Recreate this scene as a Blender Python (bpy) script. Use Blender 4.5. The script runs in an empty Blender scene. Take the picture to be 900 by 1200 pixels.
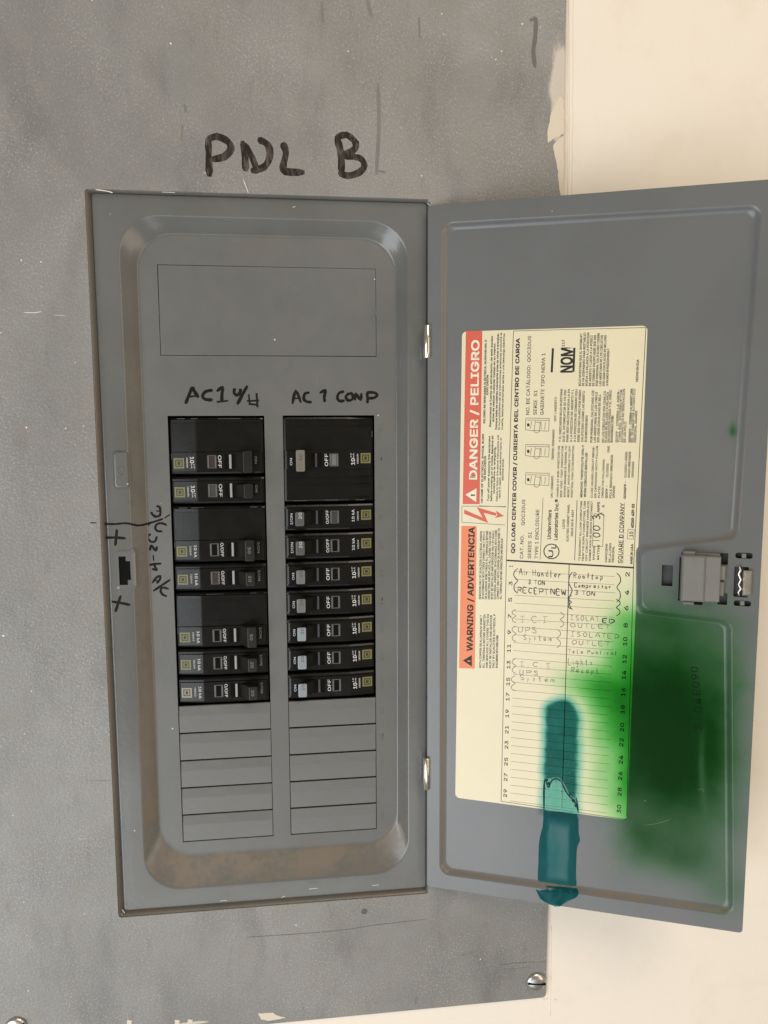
import bpy, bmesh, math, random
from mathutils import Vector, Matrix
random.seed(7)
R = math.radians
SC = bpy.context.scene

# ------------------------------------------------------------------ camera
# panel coordinates in millimetres: u right, v down, d out of the wall towards the viewer
CF = 901.6
CR = ((0.99264744, 0.00470138, 0.12095019),
      (-0.01826437, 0.99362185, 0.11127459),
      (0.11965561, 0.11266551, -0.98640206))        # rows: camera right, down, forward
CT = (115.297, 138.525, 491.994)
Z0 = 1.75                                            # height of the recess top above the floor

def W(u, v, d):
    return Vector((u / 1000, -d / 1000, Z0 - v / 1000))
def Wd(r):
    return Vector((r[0], -r[2], -r[1]))
cam = bpy.data.cameras.new('camera')
camo = bpy.data.objects.new('camera', cam)
SC.collection.objects.link(camo)
ax, ay, az = Wd(CR[0]), -Wd(CR[1]), -Wd(CR[2])
m = Matrix(((ax.x, ay.x, az.x), (ax.y, ay.y, az.y), (ax.z, ay.z, az.z))).to_4x4()
m.translation = W(*CT)
camo.matrix_world = m
cam.sensor_fit = 'VERTICAL'
cam.sensor_height = 24
cam.lens = CF / 1200 * 24
cam.clip_start = 0.01
cam.clip_end = 50
SC.camera = camo

# ------------------------------------------------------------------ light
wd = bpy.data.worlds.new('World')
SC.world = wd
wd.use_nodes = True
bg = wd.node_tree.nodes['Background']
bg.inputs[0].default_value = (1.0, 0.94, 0.85, 1)
bg.inputs[1].default_value = 0.25

def area(name, loc, target, sx, sy, power, col):
    l = bpy.data.lights.new(name, 'AREA')
    l.shape = 'RECTANGLE'; l.size = sx; l.size_y = sy
    l.energy = power; l.color = col
    o = bpy.data.objects.new(name, l)
    SC.collection.objects.link(o)
    o.location = loc
    o.rotation_euler = (Vector(target) - Vector(loc)).to_track_quat('-Z', 'Y').to_euler()
    return o
TG = (0.15, 0, Z0 - 0.25)
area('window_light', (-0.98, -1.20, Z0 - 0.85), TG, 1.15, 1.4, 25.5, (0.90, 0.95, 1.0))
area('ceiling_light', (0.75, -1.5, Z0 + 1.2), TG, 0.9, 0.9, 17, (1.0, 0.85, 0.67))
area('room_light', (1.15, -1.1, Z0 - 0.3), (0.1, 0, Z0 - .2), 0.5, 1.3, 4.5, (1.0, 0.84, 0.62))
area('low_fill_light', (0.0, -1.2, Z0 - 1.25), (0.15, 0, Z0 - .3), 0.9, 0.7, 3, (0.93, 0.96, 1.0))  # added soft fill from below, brightens the upper lip of the recess
SC.view_settings.view_transform = 'Standard'
SC.view_settings.look = 'None'
SC.view_settings.exposure = 0
SC.view_settings.gamma = 1

# ------------------------------------------------------------------ frames
REC = -11.9          # depth of the inner face of the recess
BZ = -4.0            # depth of the frame round the recess
DANG = 0.3757        # door swing beyond the panel plane
HU, DV, HD = 203.1, 3.13, 1.5
def ray(px, py):
    a = ((px - 450) / CF, (py - 600) / CF, 1.0)
    return [sum(CR[i][j] * a[i] for i in range(3)) for j in range(3)]
def pan(px, py, d):
    r = ray(px, py); k = (d - CT[2]) / r[2]
    return (CT[0] + k * r[0], CT[1] + k * r[1])
_ex = (math.cos(DANG), 0, math.sin(DANG)); _nz = (-math.sin(DANG), 0, math.cos(DANG))
def dor(px, py, n=-3.0):
    r = ray(px, py); o = (HU, DV, HD)
    k = (sum((o[i] - CT[i]) * _nz[i] for i in range(3)) + n) / sum(r[i] * _nz[i] for i in range(3))
    q = [CT[i] + k * r[i] - o[i] for i in range(3)]
    return (sum(q[i] * _ex[i] for i in range(3)), q[1])

# ------------------------------------------------------------------ materials
class N:
    def __init__(s, name):
        s.m = bpy.data.materials.new(name); s.m.use_nodes = True
        s.t = s.m.node_tree; s.p = s.t.nodes['Principled BSDF']; s.out = s.t.nodes['Material Output']
        s.tc = s.t.nodes.new('ShaderNodeTexCoord')
    def n(s, typ, **k):
        x = s.t.nodes.new('ShaderNode' + typ)
        for a, b in k.items():
            setattr(x, a, b)
        return x
    def L(s, a, b):
        s.t.links.new(a, b)
    def val(s, x, sock):
        if isinstance(x, (int, float)): sock.default_value = x
        elif isinstance(x, tuple): sock.default_value = x if len(x) == len(sock.default_value) else x + (1,)
        else: s.L(x, sock)
    def math(s, op, a, b=0.0, clamp=False):
        x = s.n('Math', operation=op, use_clamp=clamp)
        s.val(a, x.inputs[0]); s.val(b, x.inputs[1]); return x.outputs[0]
    def noise(s, scale, detail=3, rough=.55, vec=None, stretch=None):
        x = s.n('TexNoise'); x.inputs['Scale'].default_value = scale
        x.inputs['Detail'].default_value = detail; x.inputs['Roughness'].default_value = rough
        v = vec or s.tc.outputs['Object']
        if stretch:
            mp = s.n('Mapping'); mp.inputs['Scale'].default_value = stretch[:3]
            if len(stretch) > 3: mp.inputs['Rotation'].default_value = (0, 0, stretch[3])
            s.L(v, mp.inputs[0]); v = mp.outputs[0]
        s.L(v, x.inputs['Vector']); return x.outputs['Fac']
    def ramp(s, f, a, b, lo=0.0, hi=1.0, smooth=True):
        x = s.n('MapRange'); x.interpolation_type = 'SMOOTHSTEP' if smooth else 'LINEAR'
        s.val(f, x.inputs[0])
        for i, q in enumerate((a, b, lo, hi)): s.val(q, x.inputs[1 + i])
        return x.outputs[0]
    def mix(s, f, a, b, mode='MIX'):
        x = s.n('Mix', data_type='RGBA', blend_type=mode)
        s.val(f, x.inputs[0]); s.val(a, x.inputs[6]); s.val(b, x.inputs[7]); return x.outputs[2]
    def bump(s, h, strength, dist, nrm=None):
        x = s.n('Bump'); s.val(h, x.inputs['Height'])
        x.inputs['Strength'].default_value = strength; x.inputs['Distance'].default_value = dist
        if nrm: s.L(nrm, x.inputs['Normal'])
        return x.outputs[0]
    def setp(s, **k):
        for a, b in k.items():
            nm = {'col': 'Base Color', 'rough': 'Roughness', 'metal': 'Metallic', 'spec': 'Specular IOR Level',
                  'nrm': 'Normal', 'coat': 'Coat Weight', 'crough': 'Coat Roughness', 'alpha': 'Alpha'}[a]
            s.val(b, s.p.inputs[nm])
        return s

def simple(name, col, rough=.5, metal=0., spec=.5, var=.12, bump=0., bs=2500):
    a = N(name)
    f = a.noise(90, 4)
    f2 = a.noise(700, 2)
    c = a.mix(a.math('ADD', a.math('MULTIPLY', f, .7), a.math('MULTIPLY', f2, .3)),
              tuple(x * (1 - var) for x in col), tuple(min(1, x * (1 + var)) for x in col))
    a.setp(col=c, metal=metal, spec=spec, rough=a.ramp(f, .2, .8, rough * .85, min(1, rough * 1.15)))
    if bump: a.setp(nrm=a.bump(a.noise(bs, 2), bump, .0002))
    return a.m

def scuffs(a, c, col, amt, scale=60):
    """fine light scratches running every way"""
    for k, (rot, st) in enumerate(((.35, 30), (-.6, 24), (1.45, 36))):
        s1 = a.noise(scale * (1 + .3 * k), 2, .5, stretch=(1, st, 1, rot))
        msk = a.noise(14 + 5 * k, 2)
        f = a.math('MULTIPLY', a.ramp(s1, .70, .76), a.ramp(msk, .5, .62))
        c = a.mix(a.math('MULTIPLY', f, amt), c, col)
    return c

SMEARS = [(655, 100, 8.5, 40), (320, 1193, 9, 2.5), (652, 150, 6, 12), (225, 1199, 16, 1.6)]
def paint(name, base, hammered=False, dust=False, stain=False, rough=.38, dirt=.25, speck=True):
    a = N(name)
    big = a.noise(9, 5, .6); mid = a.noise(45, 5, .6)
    c = a.mix(a.ramp(big, .3, .7), tuple(x * (1 - dirt * .5) for x in base), tuple(x * (1 + dirt * .45) for x in base))
    c = a.mix(a.math('MULTIPLY', a.ramp(mid, .45, .75), .35), c, (base[0] * 1.13, base[1] * 1.03, base[2] * .88))
    c = scuffs(a, c, tuple(min(1, x * 2.2) for x in base), .45 if hammered else .16)
    if hammered:
        sm = a.noise(16, 3, stretch=(1.6, .7, 1))
        s2 = a.noise(42, 5, .65, stretch=(2.2, .6, 1))
        c = a.mix(a.math('MULTIPLY', a.ramp(s2, .56, .74), .30), c, tuple(x * .5 for x in base))
        c = a.mix(a.math('MULTIPLY', a.ramp(sm, .50, .72), .40), c, tuple(x * .45 for x in base))
        g = a.noise(900, 3, .65, stretch=(1, .8, 1, .4))
        c = a.mix(a.math('MULTIPLY', a.ramp(g, .52, .70), a.ramp(a.noise(20, 3), .3, .7, .15, .6)), c, tuple(min(1, x * 2.0) for x in base))
        c = a.mix(a.math('MULTIPLY', a.ramp(g, .48, .30), .25), c, tuple(x * .6 for x in base))
    if hammered:
        xs_ = a.n('SeparateXYZ'); a.L(a.tc.outputs['Object'], xs_.inputs[0])
        st_ = a.noise(55, 4, .65, stretch=(3.0, .7, 1))
        for (px, py, rx, ry) in SMEARS:
            q = pan(px, py, 0)
            b_ = blob(a, xs_.outputs[0], xs_.outputs[1], q[0] / 1000, -q[1] / 1000, rx / 1000, ry / 1000)
            f_ = a.ramp(a.math('ADD', b_, a.math('MULTIPLY', a.math('SUBTRACT', st_, .5), .9)), .42, .72)
            c = a.mix(a.math('MULTIPLY', f_, .85), c, (.60, .545, .455))
    if speck:
        vo = a.n('TexVoronoi'); vo.inputs['Scale'].default_value = 85
        a.L(a.tc.outputs['Object'], vo.inputs['Vector'])
        sp = a.math('MULTIPLY', a.ramp(vo.outputs['Distance'], .05, .035), a.ramp(a.noise(23, 1), .58, .6))
        c = a.mix(sp, c, (.62, .58, .5))
    if dust:
        at = a.n('Attribute', attribute_name='dust')
        f = a.math('MULTIPLY', at.outputs['Fac'], a.ramp(a.math('ADD', a.math('MULTIPLY', a.noise(38, 4), .7), a.math('MULTIPLY', a.noise(210, 3), .4)), .25, .75), clamp=True)
        c = a.mix(f, c, (.200, .140, .082))
        r0 = a.ramp(f, 0, 1, rough, .85)
    else:
        r0 = a.ramp(mid, .3, .8, rough * .85, rough * 1.25)
    if stain:
        c, sf = green(a, c)
        r0 = a.ramp(sf, 0, 1, rough, .36)
    h = a.bump(a.noise(260, 2), .10, .0006)
    if hammered:
        h = a.bump(a.noise(520, 3, .65), .6, .0006, h)
    else:
        h = a.bump(a.noise(900, 2), .08, .0003, h)
    a.setp(col=c, rough=r0, nrm=h, spec=a.ramp(sf, 0, 1, .5, .08) if stain else (.4 if hammered else .55))
    return a.m

def blob(a, X, Y, cx, cy, rx, ry, rot=0.0, soft=1.0):
    dx = a.math('SUBTRACT', X, cx); dy = a.math('SUBTRACT', Y, cy)
    c, s = math.cos(rot), math.sin(rot)
    ex = a.math('ADD', a.math('MULTIPLY', dx, c / rx), a.math('MULTIPLY', dy, s / rx))
    ey = a.math('ADD', a.math('MULTIPLY', dx, -s / ry), a.math('MULTIPLY', dy, c / ry))
    r2 = a.math('ADD', a.math('MULTIPLY', ex, ex), a.math('MULTIPLY', ey, ey))
    return a.math('POWER', .27, r2)

def green(a, c):
    """the green spray over label and door, in the door's own coordinates (metres)"""
    sx = a.n('SeparateXYZ')
    nz = a.n('TexNoise'); nz.inputs['Scale'].default_value = 28; nz.inputs['Detail'].default_value = 3
    a.L(a.tc.outputs['Object'], nz.inputs['Vector'])
    vm = a.n('VectorMath', operation='SUBTRACT'); a.L(nz.outputs['Color'], vm.inputs[0]); vm.inputs[1].default_value = (.5, .5, .5)
    vs = a.n('VectorMath', operation='SCALE'); a.L(vm.outputs[0], vs.inputs[0]); vs.inputs['Scale'].default_value = .016
    va = a.n('VectorMath', operation='ADD'); a.L(vs.outputs[0], va.inputs[0]); a.L(a.tc.outputs['Object'], va.inputs[1])
    a.L(va.outputs[0], sx.inputs[0])
    X, Y = sx.outputs[0], sx.outputs[1]
    tot = None
    for (px, py, rx, ry, rot, k) in GREEN:
        s_, t_ = dor(px, py)
        b = a.math('MULTIPLY', blob(a, X, Y, s_ / 1000, -t_ / 1000, rx / 1000, ry / 1000, rot), k)
        tot = b if tot is None else a.math('ADD', tot, b)
    e = a.math('MULTIPLY', tot, a.ramp(a.noise(60, 4), .2, .8, .9, 1.1))
    # ink of growing density: transmittance = colour ** density
    s_, t_ = dor(RUBBED[0], RUBBED[1])
    sr = a.n('SeparateXYZ'); a.L(a.tc.outputs['Object'], sr.inputs[0])
    bx = a.math('ADD', sr.outputs[0], a.math('MULTIPLY', a.math('POWER', a.math('ADD', sr.outputs[1], t_ / 1000), 2.0), -2.2))
    rb = blob(a, bx, sr.outputs[1], s_ / 1000, -t_ / 1000, RUBBED[2] / 1000, RUBBED[3] / 1000, RUBBED[4])
    e = a.math('MULTIPLY', a.math('MINIMUM', e, 1.15), a.math('SUBTRACT', 1.0, a.math('MULTIPLY', rb, .45)))
    f1 = a.math('POWER', 0.006, e); f2 = a.math('POWER', 0.235, e); f3 = a.math('POWER', 0.009, e)
    cc = a.n('CombineXYZ'); a.L(f1, cc.inputs[0]); a.L(f2, cc.inputs[1]); a.L(f3, cc.inputs[2])
    c = a.mix(1.0, c, cc.outputs[0], 'MULTIPLY')
    # teal halo soaked into the paper round the run
    sx2 = a.n('SeparateXYZ'); a.L(a.tc.outputs['Object'], sx2.inputs[0])
    p0 = dor(658, 838); p1 = dor(656, 960)
    yy = a.math('MINIMUM', a.math('MAXIMUM', sx2.outputs[1], -p1[1] / 1000), -p0[1] / 1000)
    dx = a.math('SUBTRACT', sx2.outputs[0], (p0[0] + p1[0]) / 2000)
    dy = a.math('SUBTRACT', sx2.outputs[1], yy)
    dd = a.math('SQRT', a.math('ADD', a.math('MULTIPLY', dx, dx), a.math('MULTIPLY', dy, dy)))
    dd = a.math('ADD', dd, a.math('MULTIPLY', a.math('SUBTRACT', a.noise(90, 3), .5), .004))
    clip = a.ramp(sx2.outputs[1], -p1[1] / 1000 - .001, -p1[1] / 1000 + .004)
    hl = a.math('POWER', a.ramp(dd, .0175, .0075), 1.6)
    core = a.ramp(dd, .0112, .0080)
    mot = a.ramp(a.noise(110, 4), .3, .7, .85, 1.12)
    # the dense core stops at a ragged edge where the film has come away
    pa = dor(657, 915)
    edge = a.math('MULTIPLY', a.math('MAXIMUM', a.math('SUBTRACT', sx2.outputs[0], pa[0] / 1000), 0.0), 1.75)
    edge = a.math('ADD', a.math('ADD', sx2.outputs[1], edge), a.math('MULTIPLY', a.math('SUBTRACT', a.noise(240, 3), .5), .006))
    core = a.math('MULTIPLY', core, a.ramp(edge, -pa[1] / 1000 - .0004, -pa[1] / 1000 + .0004))
    dens = a.math('MULTIPLY', a.math('ADD', a.math('MULTIPLY', hl, .42), a.math('MULTIPLY', a.math('MULTIPLY', core, mot), .58)), clip)
    g1 = a.math('POWER', 0.004, dens); g2 = a.math('POWER', 0.145, dens); g3 = a.math('POWER', 0.17, dens)
    c2 = a.n('CombineXYZ'); a.L(g1, c2.inputs[0]); a.L(g2, c2.inputs[1]); a.L(g3, c2.inputs[2])
    c = a.mix(1.0, c, c2.outputs[0], 'MULTIPLY')
    return c, a.math('MAXIMUM', a.math('MINIMUM', e, 1.0), dens)
# px, py, radii in mm, rotation, strength
GREEN = [(785, 800, 27, 42, .1, .80), (780, 870, 32, 44, 0, .85), (792, 930, 30, 34, .1, .55), (735, 820, 20, 22, 0, .50),
         (696, 803, 17, 10, -.15, .42), (735, 900, 11, 48, 0, .38), (752, 985, 13, 14, 0, .38), (800, 1000, 24, 16, 0, .36),
         (733, 765, 15, 24, 0, .28), (838, 850, 14, 60, 0, .42), (848, 1040, 16, 16, 0, .15), (862, 500, 2.6, 4, 0, .35), (775, 730, 30, 9, 0, .22), (705, 860, 9, 40, 0, .12)]
RUBBED = (822, 898, 2.6, 30, .05, 1.0)

def stained(name, col, rough, var=.3):
    a = N(name)
    f = a.noise(700, 2)
    c = a.mix(f, tuple(x * (1 - var) for x in col), tuple(x * (1 + var) for x in col))
    c, sf = green(a, c)
    a.setp(col=c, rough=rough, spec=a.ramp(sf, 0, .6, .35, .03))
    return a.m
GREY = (.129, .131, .126)
M = {}
M['plate'] = paint('hammered_grey_paint', (.236, .230, .219), hammered=True, rough=.42, dirt=.26)
M['bezel'] = paint('grey_enamel_dusty', GREY, dust=True, rough=.20)
M['front'] = paint('grey_enamel', GREY, rough=.40, dirt=.16)
M['blank'] = paint('grey_enamel_blank', (.146, .147, .141), rough=.36, dirt=.14, speck=False)
M['door'] = paint('door_enamel', (.128, .133, .135), dust=True, stain=True, rough=.31, dirt=.14)
M['latch'] = simple('latch_plastic', (.17, .165, .15), .5, bump=.1)
M['black'] = simple('black_phenolic', (.0075, .0068, .0058), .22, spec=.3, var=.3, bump=.12, bs=900)
M['deep'] = simple('black_recess', (.003, .003, .003), .7, spec=.1)
M['darkgrey'] = simple('dark_grey_plastic', (.055, .055, .055), .4)
M['toggle_dark'] = simple('toggle_black', (.012, .0115, .009), .42, spec=.3)
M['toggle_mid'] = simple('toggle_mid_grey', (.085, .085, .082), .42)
M['toggle_grey'] = simple('toggle_light_grey', (.155, .155, .15), .4)
M['toggle_pale'] = simple('toggle_pale_grey', (.25, .28, .31), .4)
M['toggle_beige'] = simple('toggle_beige', (.17, .155, .12), .45)
M['window_grey'] = simple('window_frame_grey', (.115, .112, .107), .35)
M['flag_grey'] = simple('trip_flag_grey', (.045, .043, .040), .4)
M['bar'] = simple('handle_bar_grey', (.34, .34, .33), .3)
M['redflag'] = simple('trip_flag_dull_red', (.030, .016, .014), .45)
M['white'] = simple('white_print', (.62, .62, .6), .5)
M['greyprint'] = simple('grey_print', (.22, .22, .21), .5)
M['olive'] = simple('yellow_green_print', (.165, .158, .048), .45)
M['pale_olive'] = simple('faded_cream_print', (.27, .25, .18), .45)
M['ink'] = simple('black_print', (.022, .020, .018), .55, var=.3)
M['inkthin'] = simple('thin_black_print', (.05, .045, .035), .55, var=.3)
M['pen'] = stained('ballpoint_ink', (.04, .04, .045), .5, .5)
M['pencil'] = stained('pencil_grey', (.22, .20, .16), .6, .4)
M['dink'] = stained('label_print_black', (.020, .018, .016), .5)
M['dthin'] = stained('label_fine_print', (.045, .04, .032), .5)
a = N('black_marker')
f = a.noise(330, 4, .7, stretch=(1, .28, 1, .6))
c = a.mix(a.ramp(f, .42, .68), (.017, .013, .010), (.105, .088, .075))
a.setp(col=c, rough=.6, spec=.2); M['marker'] = a.m
M['marker_dark'] = simple('fresh_black_marker', (.010, .008, .006), .6, spec=.15, var=.8)
M['marker_dark'] = simple('fresh_black_marker', (.010, .008, .006), .6, spec=.15, var=.8)
M['faded'] = simple('faded_marker', (.10, .10, .095), .5, var=.3)
M['red'] = simple('red_print', (.62, .105, .06), .45, var=.05)
M['orange'] = simple('orange_print', (.76, .22, .085), .45, var=.05)
M['labelwhite'] = simple('cream_print', (.80, .74, .56), .45, var=.03)
M['steel'] = simple('zinc_steel', (.62, .60, .56), .28, 1.0, var=.15, bump=.15, bs=1200)
M['brass'] = simple('yellow_zinc_steel', (.80, .75, .62), .24, 1.0, var=.2, bump=.1, bs=900)
M['cream'] = simple('cream_paint_smear', (.66, .58, .46), .6, var=.12, bump=.5, bs=500)
M['chip'] = simple('bare_chip', (.75, .70, .62), .5, var=.1)

a = N('label_paper')
f = a.noise(30, 4)
c = a.mix(f, (.69, .62, .425), (.75, .685, .48))
c = a.mix(a.math('MULTIPLY', a.ramp(a.noise(260, 3), .6, .75), .12), c, (.6, .5, .32))
c, sf_ = green(a, c)
a.setp(col=c, rough=.32, spec=a.ramp(sf_, 0, 1, .4, .12), nrm=a.bump(a.noise(120, 2), .12, .0008))
M['label'] = a.m

a = N('teal_film')
tr = a.n('BsdfTransparent')
sx_ = a.n('SeparateXYZ'); a.L(a.tc.outputs['Object'], sx_.inputs[0])
q1_, q2_ = dor(654, 1000), dor(661, 950)
cxm = (q1_[0]) / 1000
dxm = a.math('ABSOLUTE', a.math('ADD', a.math('SUBTRACT', sx_.outputs[0], cxm), a.math('MULTIPLY', a.math('SUBTRACT', a.noise(90, 2), .5), .003)))
mid = a.math('MULTIPLY', a.ramp(dxm, .0085, .0055), a.math('MULTIPLY', a.ramp(sx_.outputs[1], -(dor(654, 957)[1]) / 1000, -(dor(654, 972)[1]) / 1000), a.ramp(sx_.outputs[1], -(dor(654, 1037)[1]) / 1000, -(dor(654, 1026)[1]) / 1000)))
fx = a.ramp(a.noise(130, 3, stretch=(1, .25, 1)), .3, .75)
a.L(a.mix(mid, a.mix(fx, (.20, .66, .68), (.30, .74, .75)), a.mix(fx, (.80, .93, .93), (.62, .87, .88))), tr.inputs[0])
gl = a.n('BsdfPrincipled'); gl.inputs['Base Color'].default_value = (.03, .22, .22, 1); gl.inputs['Roughness'].default_value = .25
a.L(a.bump(a.noise(170, 3), .4, .001), gl.inputs['Normal'])
ms = a.n('MixShader'); ms.inputs[0].default_value = .12
a.L(tr.outputs[0], ms.inputs[1]); a.L(gl.outputs[0], ms.inputs[2]); a.L(ms.outputs[0], a.out.inputs[0])
M['teal'] = a.m

a = N('clear_tape')
tr = a.n('BsdfTransparent'); tr.inputs[0].default_value = (.80, 1.0, .97, 1)
gl = a.n('BsdfPrincipled'); gl.inputs['Base Color'].default_value = (.45, .70, .58, 1); gl.inputs['Roughness'].default_value = .15
a.L(a.bump(a.noise(150, 2, stretch=(3, .3, 1)), .8, .001), gl.inputs['Normal'])
ms = a.n('MixShader'); ms.inputs[0].default_value = .14
a.L(tr.outputs[0], ms.inputs[1]); a.L(gl.outputs[0], ms.inputs[2]); a.L(ms.outputs[0], a.out.inputs[0])
M['tape'] = a.m

a = N('cream_wall_paint')
f = a.noise(4, 4)
c = a.mix(f, (.79, .715, .615), (.84, .765, .665))
c = a.mix(a.math('MULTIPLY', a.ramp(a.noise(35, 4), .5, .75), .2), c, (.66, .56, .42))
h = a.bump(a.noise(420, 3), .22, .0006)
a.setp(col=c, rough=.55, spec=.3, nrm=a.bump(a.noise(45, 3), .12, .002, h))
M['wall'] = a.m

# ------------------------------------------------------------------ mesh helpers (mm, local x right, y up, z out)
K = .001
def link(name, me, mat, parent=None, smooth=False):
    me.materials.clear(); me.materials.append(M[mat] if isinstance(mat, str) else mat)
    if smooth:
        me.polygons.foreach_set('use_smooth', [True] * len(me.polygons))
    o = bpy.data.objects.new(name, me)
    SC.collection.objects.link(o)
    if parent: o.parent = parent
    return o

class MB:
    def __init__(s): s.v = []; s.f = []; s.sm = []
    def add(s, vs, fs, smooth=False):
        b = len(s.v); s.v += [tuple(x) for x in vs]; s.f += [tuple(b + i for i in f) for f in fs]; s.sm += [smooth] * len(fs); return b
    def box(s, x0, x1, y0, y1, z0, z1, ch=0.0):
        if ch <= 0:
            vs = [(x, y, z) for z in (z0, z1) for y in (y0, y1) for x in (x0, x1)]
            fs = [(0, 2, 3, 1), (4, 5, 7, 6), (0, 1, 5, 4), (2, 6, 7, 3), (0, 4, 6, 2), (1, 3, 7, 5)]
            s.add(vs, fs)
        else:
            s.loft([[(x0, y0, z0), (x1, y0, z0), (x1, y1, z0), (x0, y1, z0)],
                    [(x0, y0, z1 - ch), (x1, y0, z1 - ch), (x1, y1, z1 - ch), (x0, y1, z1 - ch)],
                    [(x0 + ch, y0 + ch, z1), (x1 - ch, y0 + ch, z1), (x1 - ch, y1 - ch, z1), (x0 + ch, y1 - ch, z1)]], True, True)
    def loft(s, rings, cap0=False, cap1=False, smooth=False):
        n = len(rings[0]); vs = [p for r in rings for p in r]; fs = []
        for k in range(len(rings) - 1):
            for i in range(n):
                j = (i + 1) % n
                fs.append((k * n + i, k * n + j, (k + 1) * n + j, (k + 1) * n + i))
        if cap0: fs.append(tuple(reversed(range(n))))
        if cap1: fs.append(tuple((len(rings) - 1) * n + i for i in range(n)))
        s.add(vs, fs, smooth)
    def tube(s, pts, w, h, n=6):
        """flattened tube along pts (x,y,z): w half width in the plane, h half height"""
        m_ = len(pts)
        if m_ < 2: return
        rings = []
        for i, p in enumerate(pts):
            a_ = pts[max(0, i - 1)]; b_ = pts[min(m_ - 1, i + 1)]
            dx, dy = b_[0] - a_[0], b_[1] - a_[1]; l = math.hypot(dx, dy) or 1
            nx, ny = -dy / l, dx / l
            ww = w * (.55 if i in (0, m_ - 1) else 1) * random.uniform(.86, 1.12)
            rings.append([(p[0] + nx * ww * math.cos(t), p[1] + ny * ww * math.cos(t), p[2] + h * math.sin(t))
                          for t in [2 * math.pi * k / n for k in range(n)]])
        s.loft(rings, True, True, h > .1)
    def cyl(s, c, r, z0, z1, n=20, ch=0):
        ring = lambda rr, z: [(c[0] + rr * math.cos(2 * math.pi * i / n), c[1] + rr * math.sin(2 * math.pi * i / n), z) for i in range(n)]
        s.loft([ring(r, z0), ring(r, z1 - ch)] + ([ring(r - ch, z1)] if ch else []), True, True)
    def mesh(s, name='m'):
        me = bpy.data.meshes.new(name)
        me.from_pydata([(x * K, y * K, z * K) for x, y, z in s.v], [], s.f)
        me.polygons.foreach_set('use_smooth', s.sm)
        me.update()
        bm = bmesh.new(); bm.from_mesh(me); bmesh.ops.recalc_face_normals(bm, faces=bm.faces); bm.to_mesh(me); bm.free()
        return me
    def build(s, name, mat, parent=None):
        return link(name, s.mesh(name), mat, parent)

def sgn(poly):
    return sum(poly[i][0] * poly[(i + 1) % len(poly)][1] - poly[(i + 1) % len(poly)][0] * poly[i][1] for i in range(len(poly)))
def inset(poly, d):
    """polygon (x,y) moved inwards by d, mitred"""
    n = len(poly); sg = 1 if sgn(poly) > 0 else -1; out = []
    for i in range(n):
        p0, p1, p2 = Vector(poly[i - 1]), Vector(poly[i]), Vector(poly[(i + 1) % n])
        e1, e2 = (p1 - p0).normalized(), (p2 - p1).normalized()
        n1, n2 = Vector((-e1.y, e1.x)) * sg, Vector((-e2.y, e2.x)) * sg
        k = 1 + n1.dot(n2)
        out.append(tuple(p1 + (n1 + n2) * (d / k)))
    return out
def fillet(poly, r, seg=8):
    n = len(poly); sg = 1 if sgn(poly) > 0 else -1; out = []
    for i in range(n):
        p0, p1, p2 = Vector(poly[i - 1]), Vector(poly[i]), Vector(poly[(i + 1) % n])
        e1, e2 = (p1 - p0).normalized(), (p2 - p1).normalized()
        rr = r[i] if isinstance(r, (list, tuple)) else r
        cross = e1.x * e2.y - e1.y * e2.x
        tl = rr * abs(math.tan(math.acos(max(-1, min(1, e1.dot(e2)))) / 2))
        a_ = p1 - e1 * tl; s_ = 1 if cross > 0 else -1
        c = a_ + Vector((-e1.y, e1.x)) * s_ * rr
        v0 = a_ - c; ang = math.acos(max(-1, min(1, e1.dot(e2)))) * s_
        for k in range(seg + 1):
            t = ang * k / seg; cs, sn = math.cos(t), math.sin(t)
            out.append((c.x + v0.x * cs - v0.y * sn, c.y + v0.x * sn + v0.y * cs))
    return out

def sheet(outer, holes, z, th, bevel=0.0, flip=True):
    """flat plate with holes, front face at z, thickness th"""
    cu = bpy.data.curves.new('c', 'CURVE'); cu.dimensions = '2D'; cu.fill_mode = 'BOTH'
    for lp in [outer] + list(holes):
        sp = cu.splines.new('POLY'); sp.points.add(len(lp) - 1); sp.use_cyclic_u = True
        for p, q in zip(sp.points, lp): p.co = (q[0] * K, q[1] * K, 0, 1)
    cu.extrude = max(1e-6, (th / 2 - bevel) * K); cu.bevel_depth = bevel * K; cu.bevel_resolution = 1
    if bevel: cu.offset = -bevel * K
    o = bpy.data.objects.new('tmp', cu); SC.collection.objects.link(o)
    dg = bpy.context.evaluated_depsgraph_get()
    me = bpy.data.meshes.new_from_object(o.evaluated_get(dg))
    bpy.data.objects.remove(o)
    for v in me.vertices: v.co.z += (z - th / 2) * K
    return me
def rect(x0, x1, y0, y1):
    return [(x0, y0), (x1, y0), (x1, y1), (x0, y1)]

# text: one mesh of laid-out glyphs, in Blender's own sans serif interface face where it is there
import os
try:
    FONT = bpy.data.fonts.load(os.path.join(bpy.utils.resource_path('LOCAL'), 'datafiles', 'fonts', 'Inter.woff2'))
except Exception:
    FONT = None
_tc = {}
def glyphs(s, bold=0.0, res=4):
    key = s
    if key not in _tc:
        cu = bpy.data.curves.new('t', 'FONT'); cu.body = s; cu.resolution_u = res
        if FONT: cu.font = FONT
        o = bpy.data.objects.new('tmp', cu); SC.collection.objects.link(o)
        dg = bpy.context.evaluated_depsgraph_get()
        me = bpy.data.meshes.new_from_object(o.evaluated_get(dg))
        vs = [tuple(v.co) for v in me.vertices]; fs = [tuple(p.vertices) for p in me.polygons]
        bpy.data.objects.remove(o); bpy.data.meshes.remove(me)
        xs = [v[0] for v in vs]
        _tc[key] = (vs, fs, min(xs), max(xs))
    return _tc[key]
CAP = .73
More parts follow.
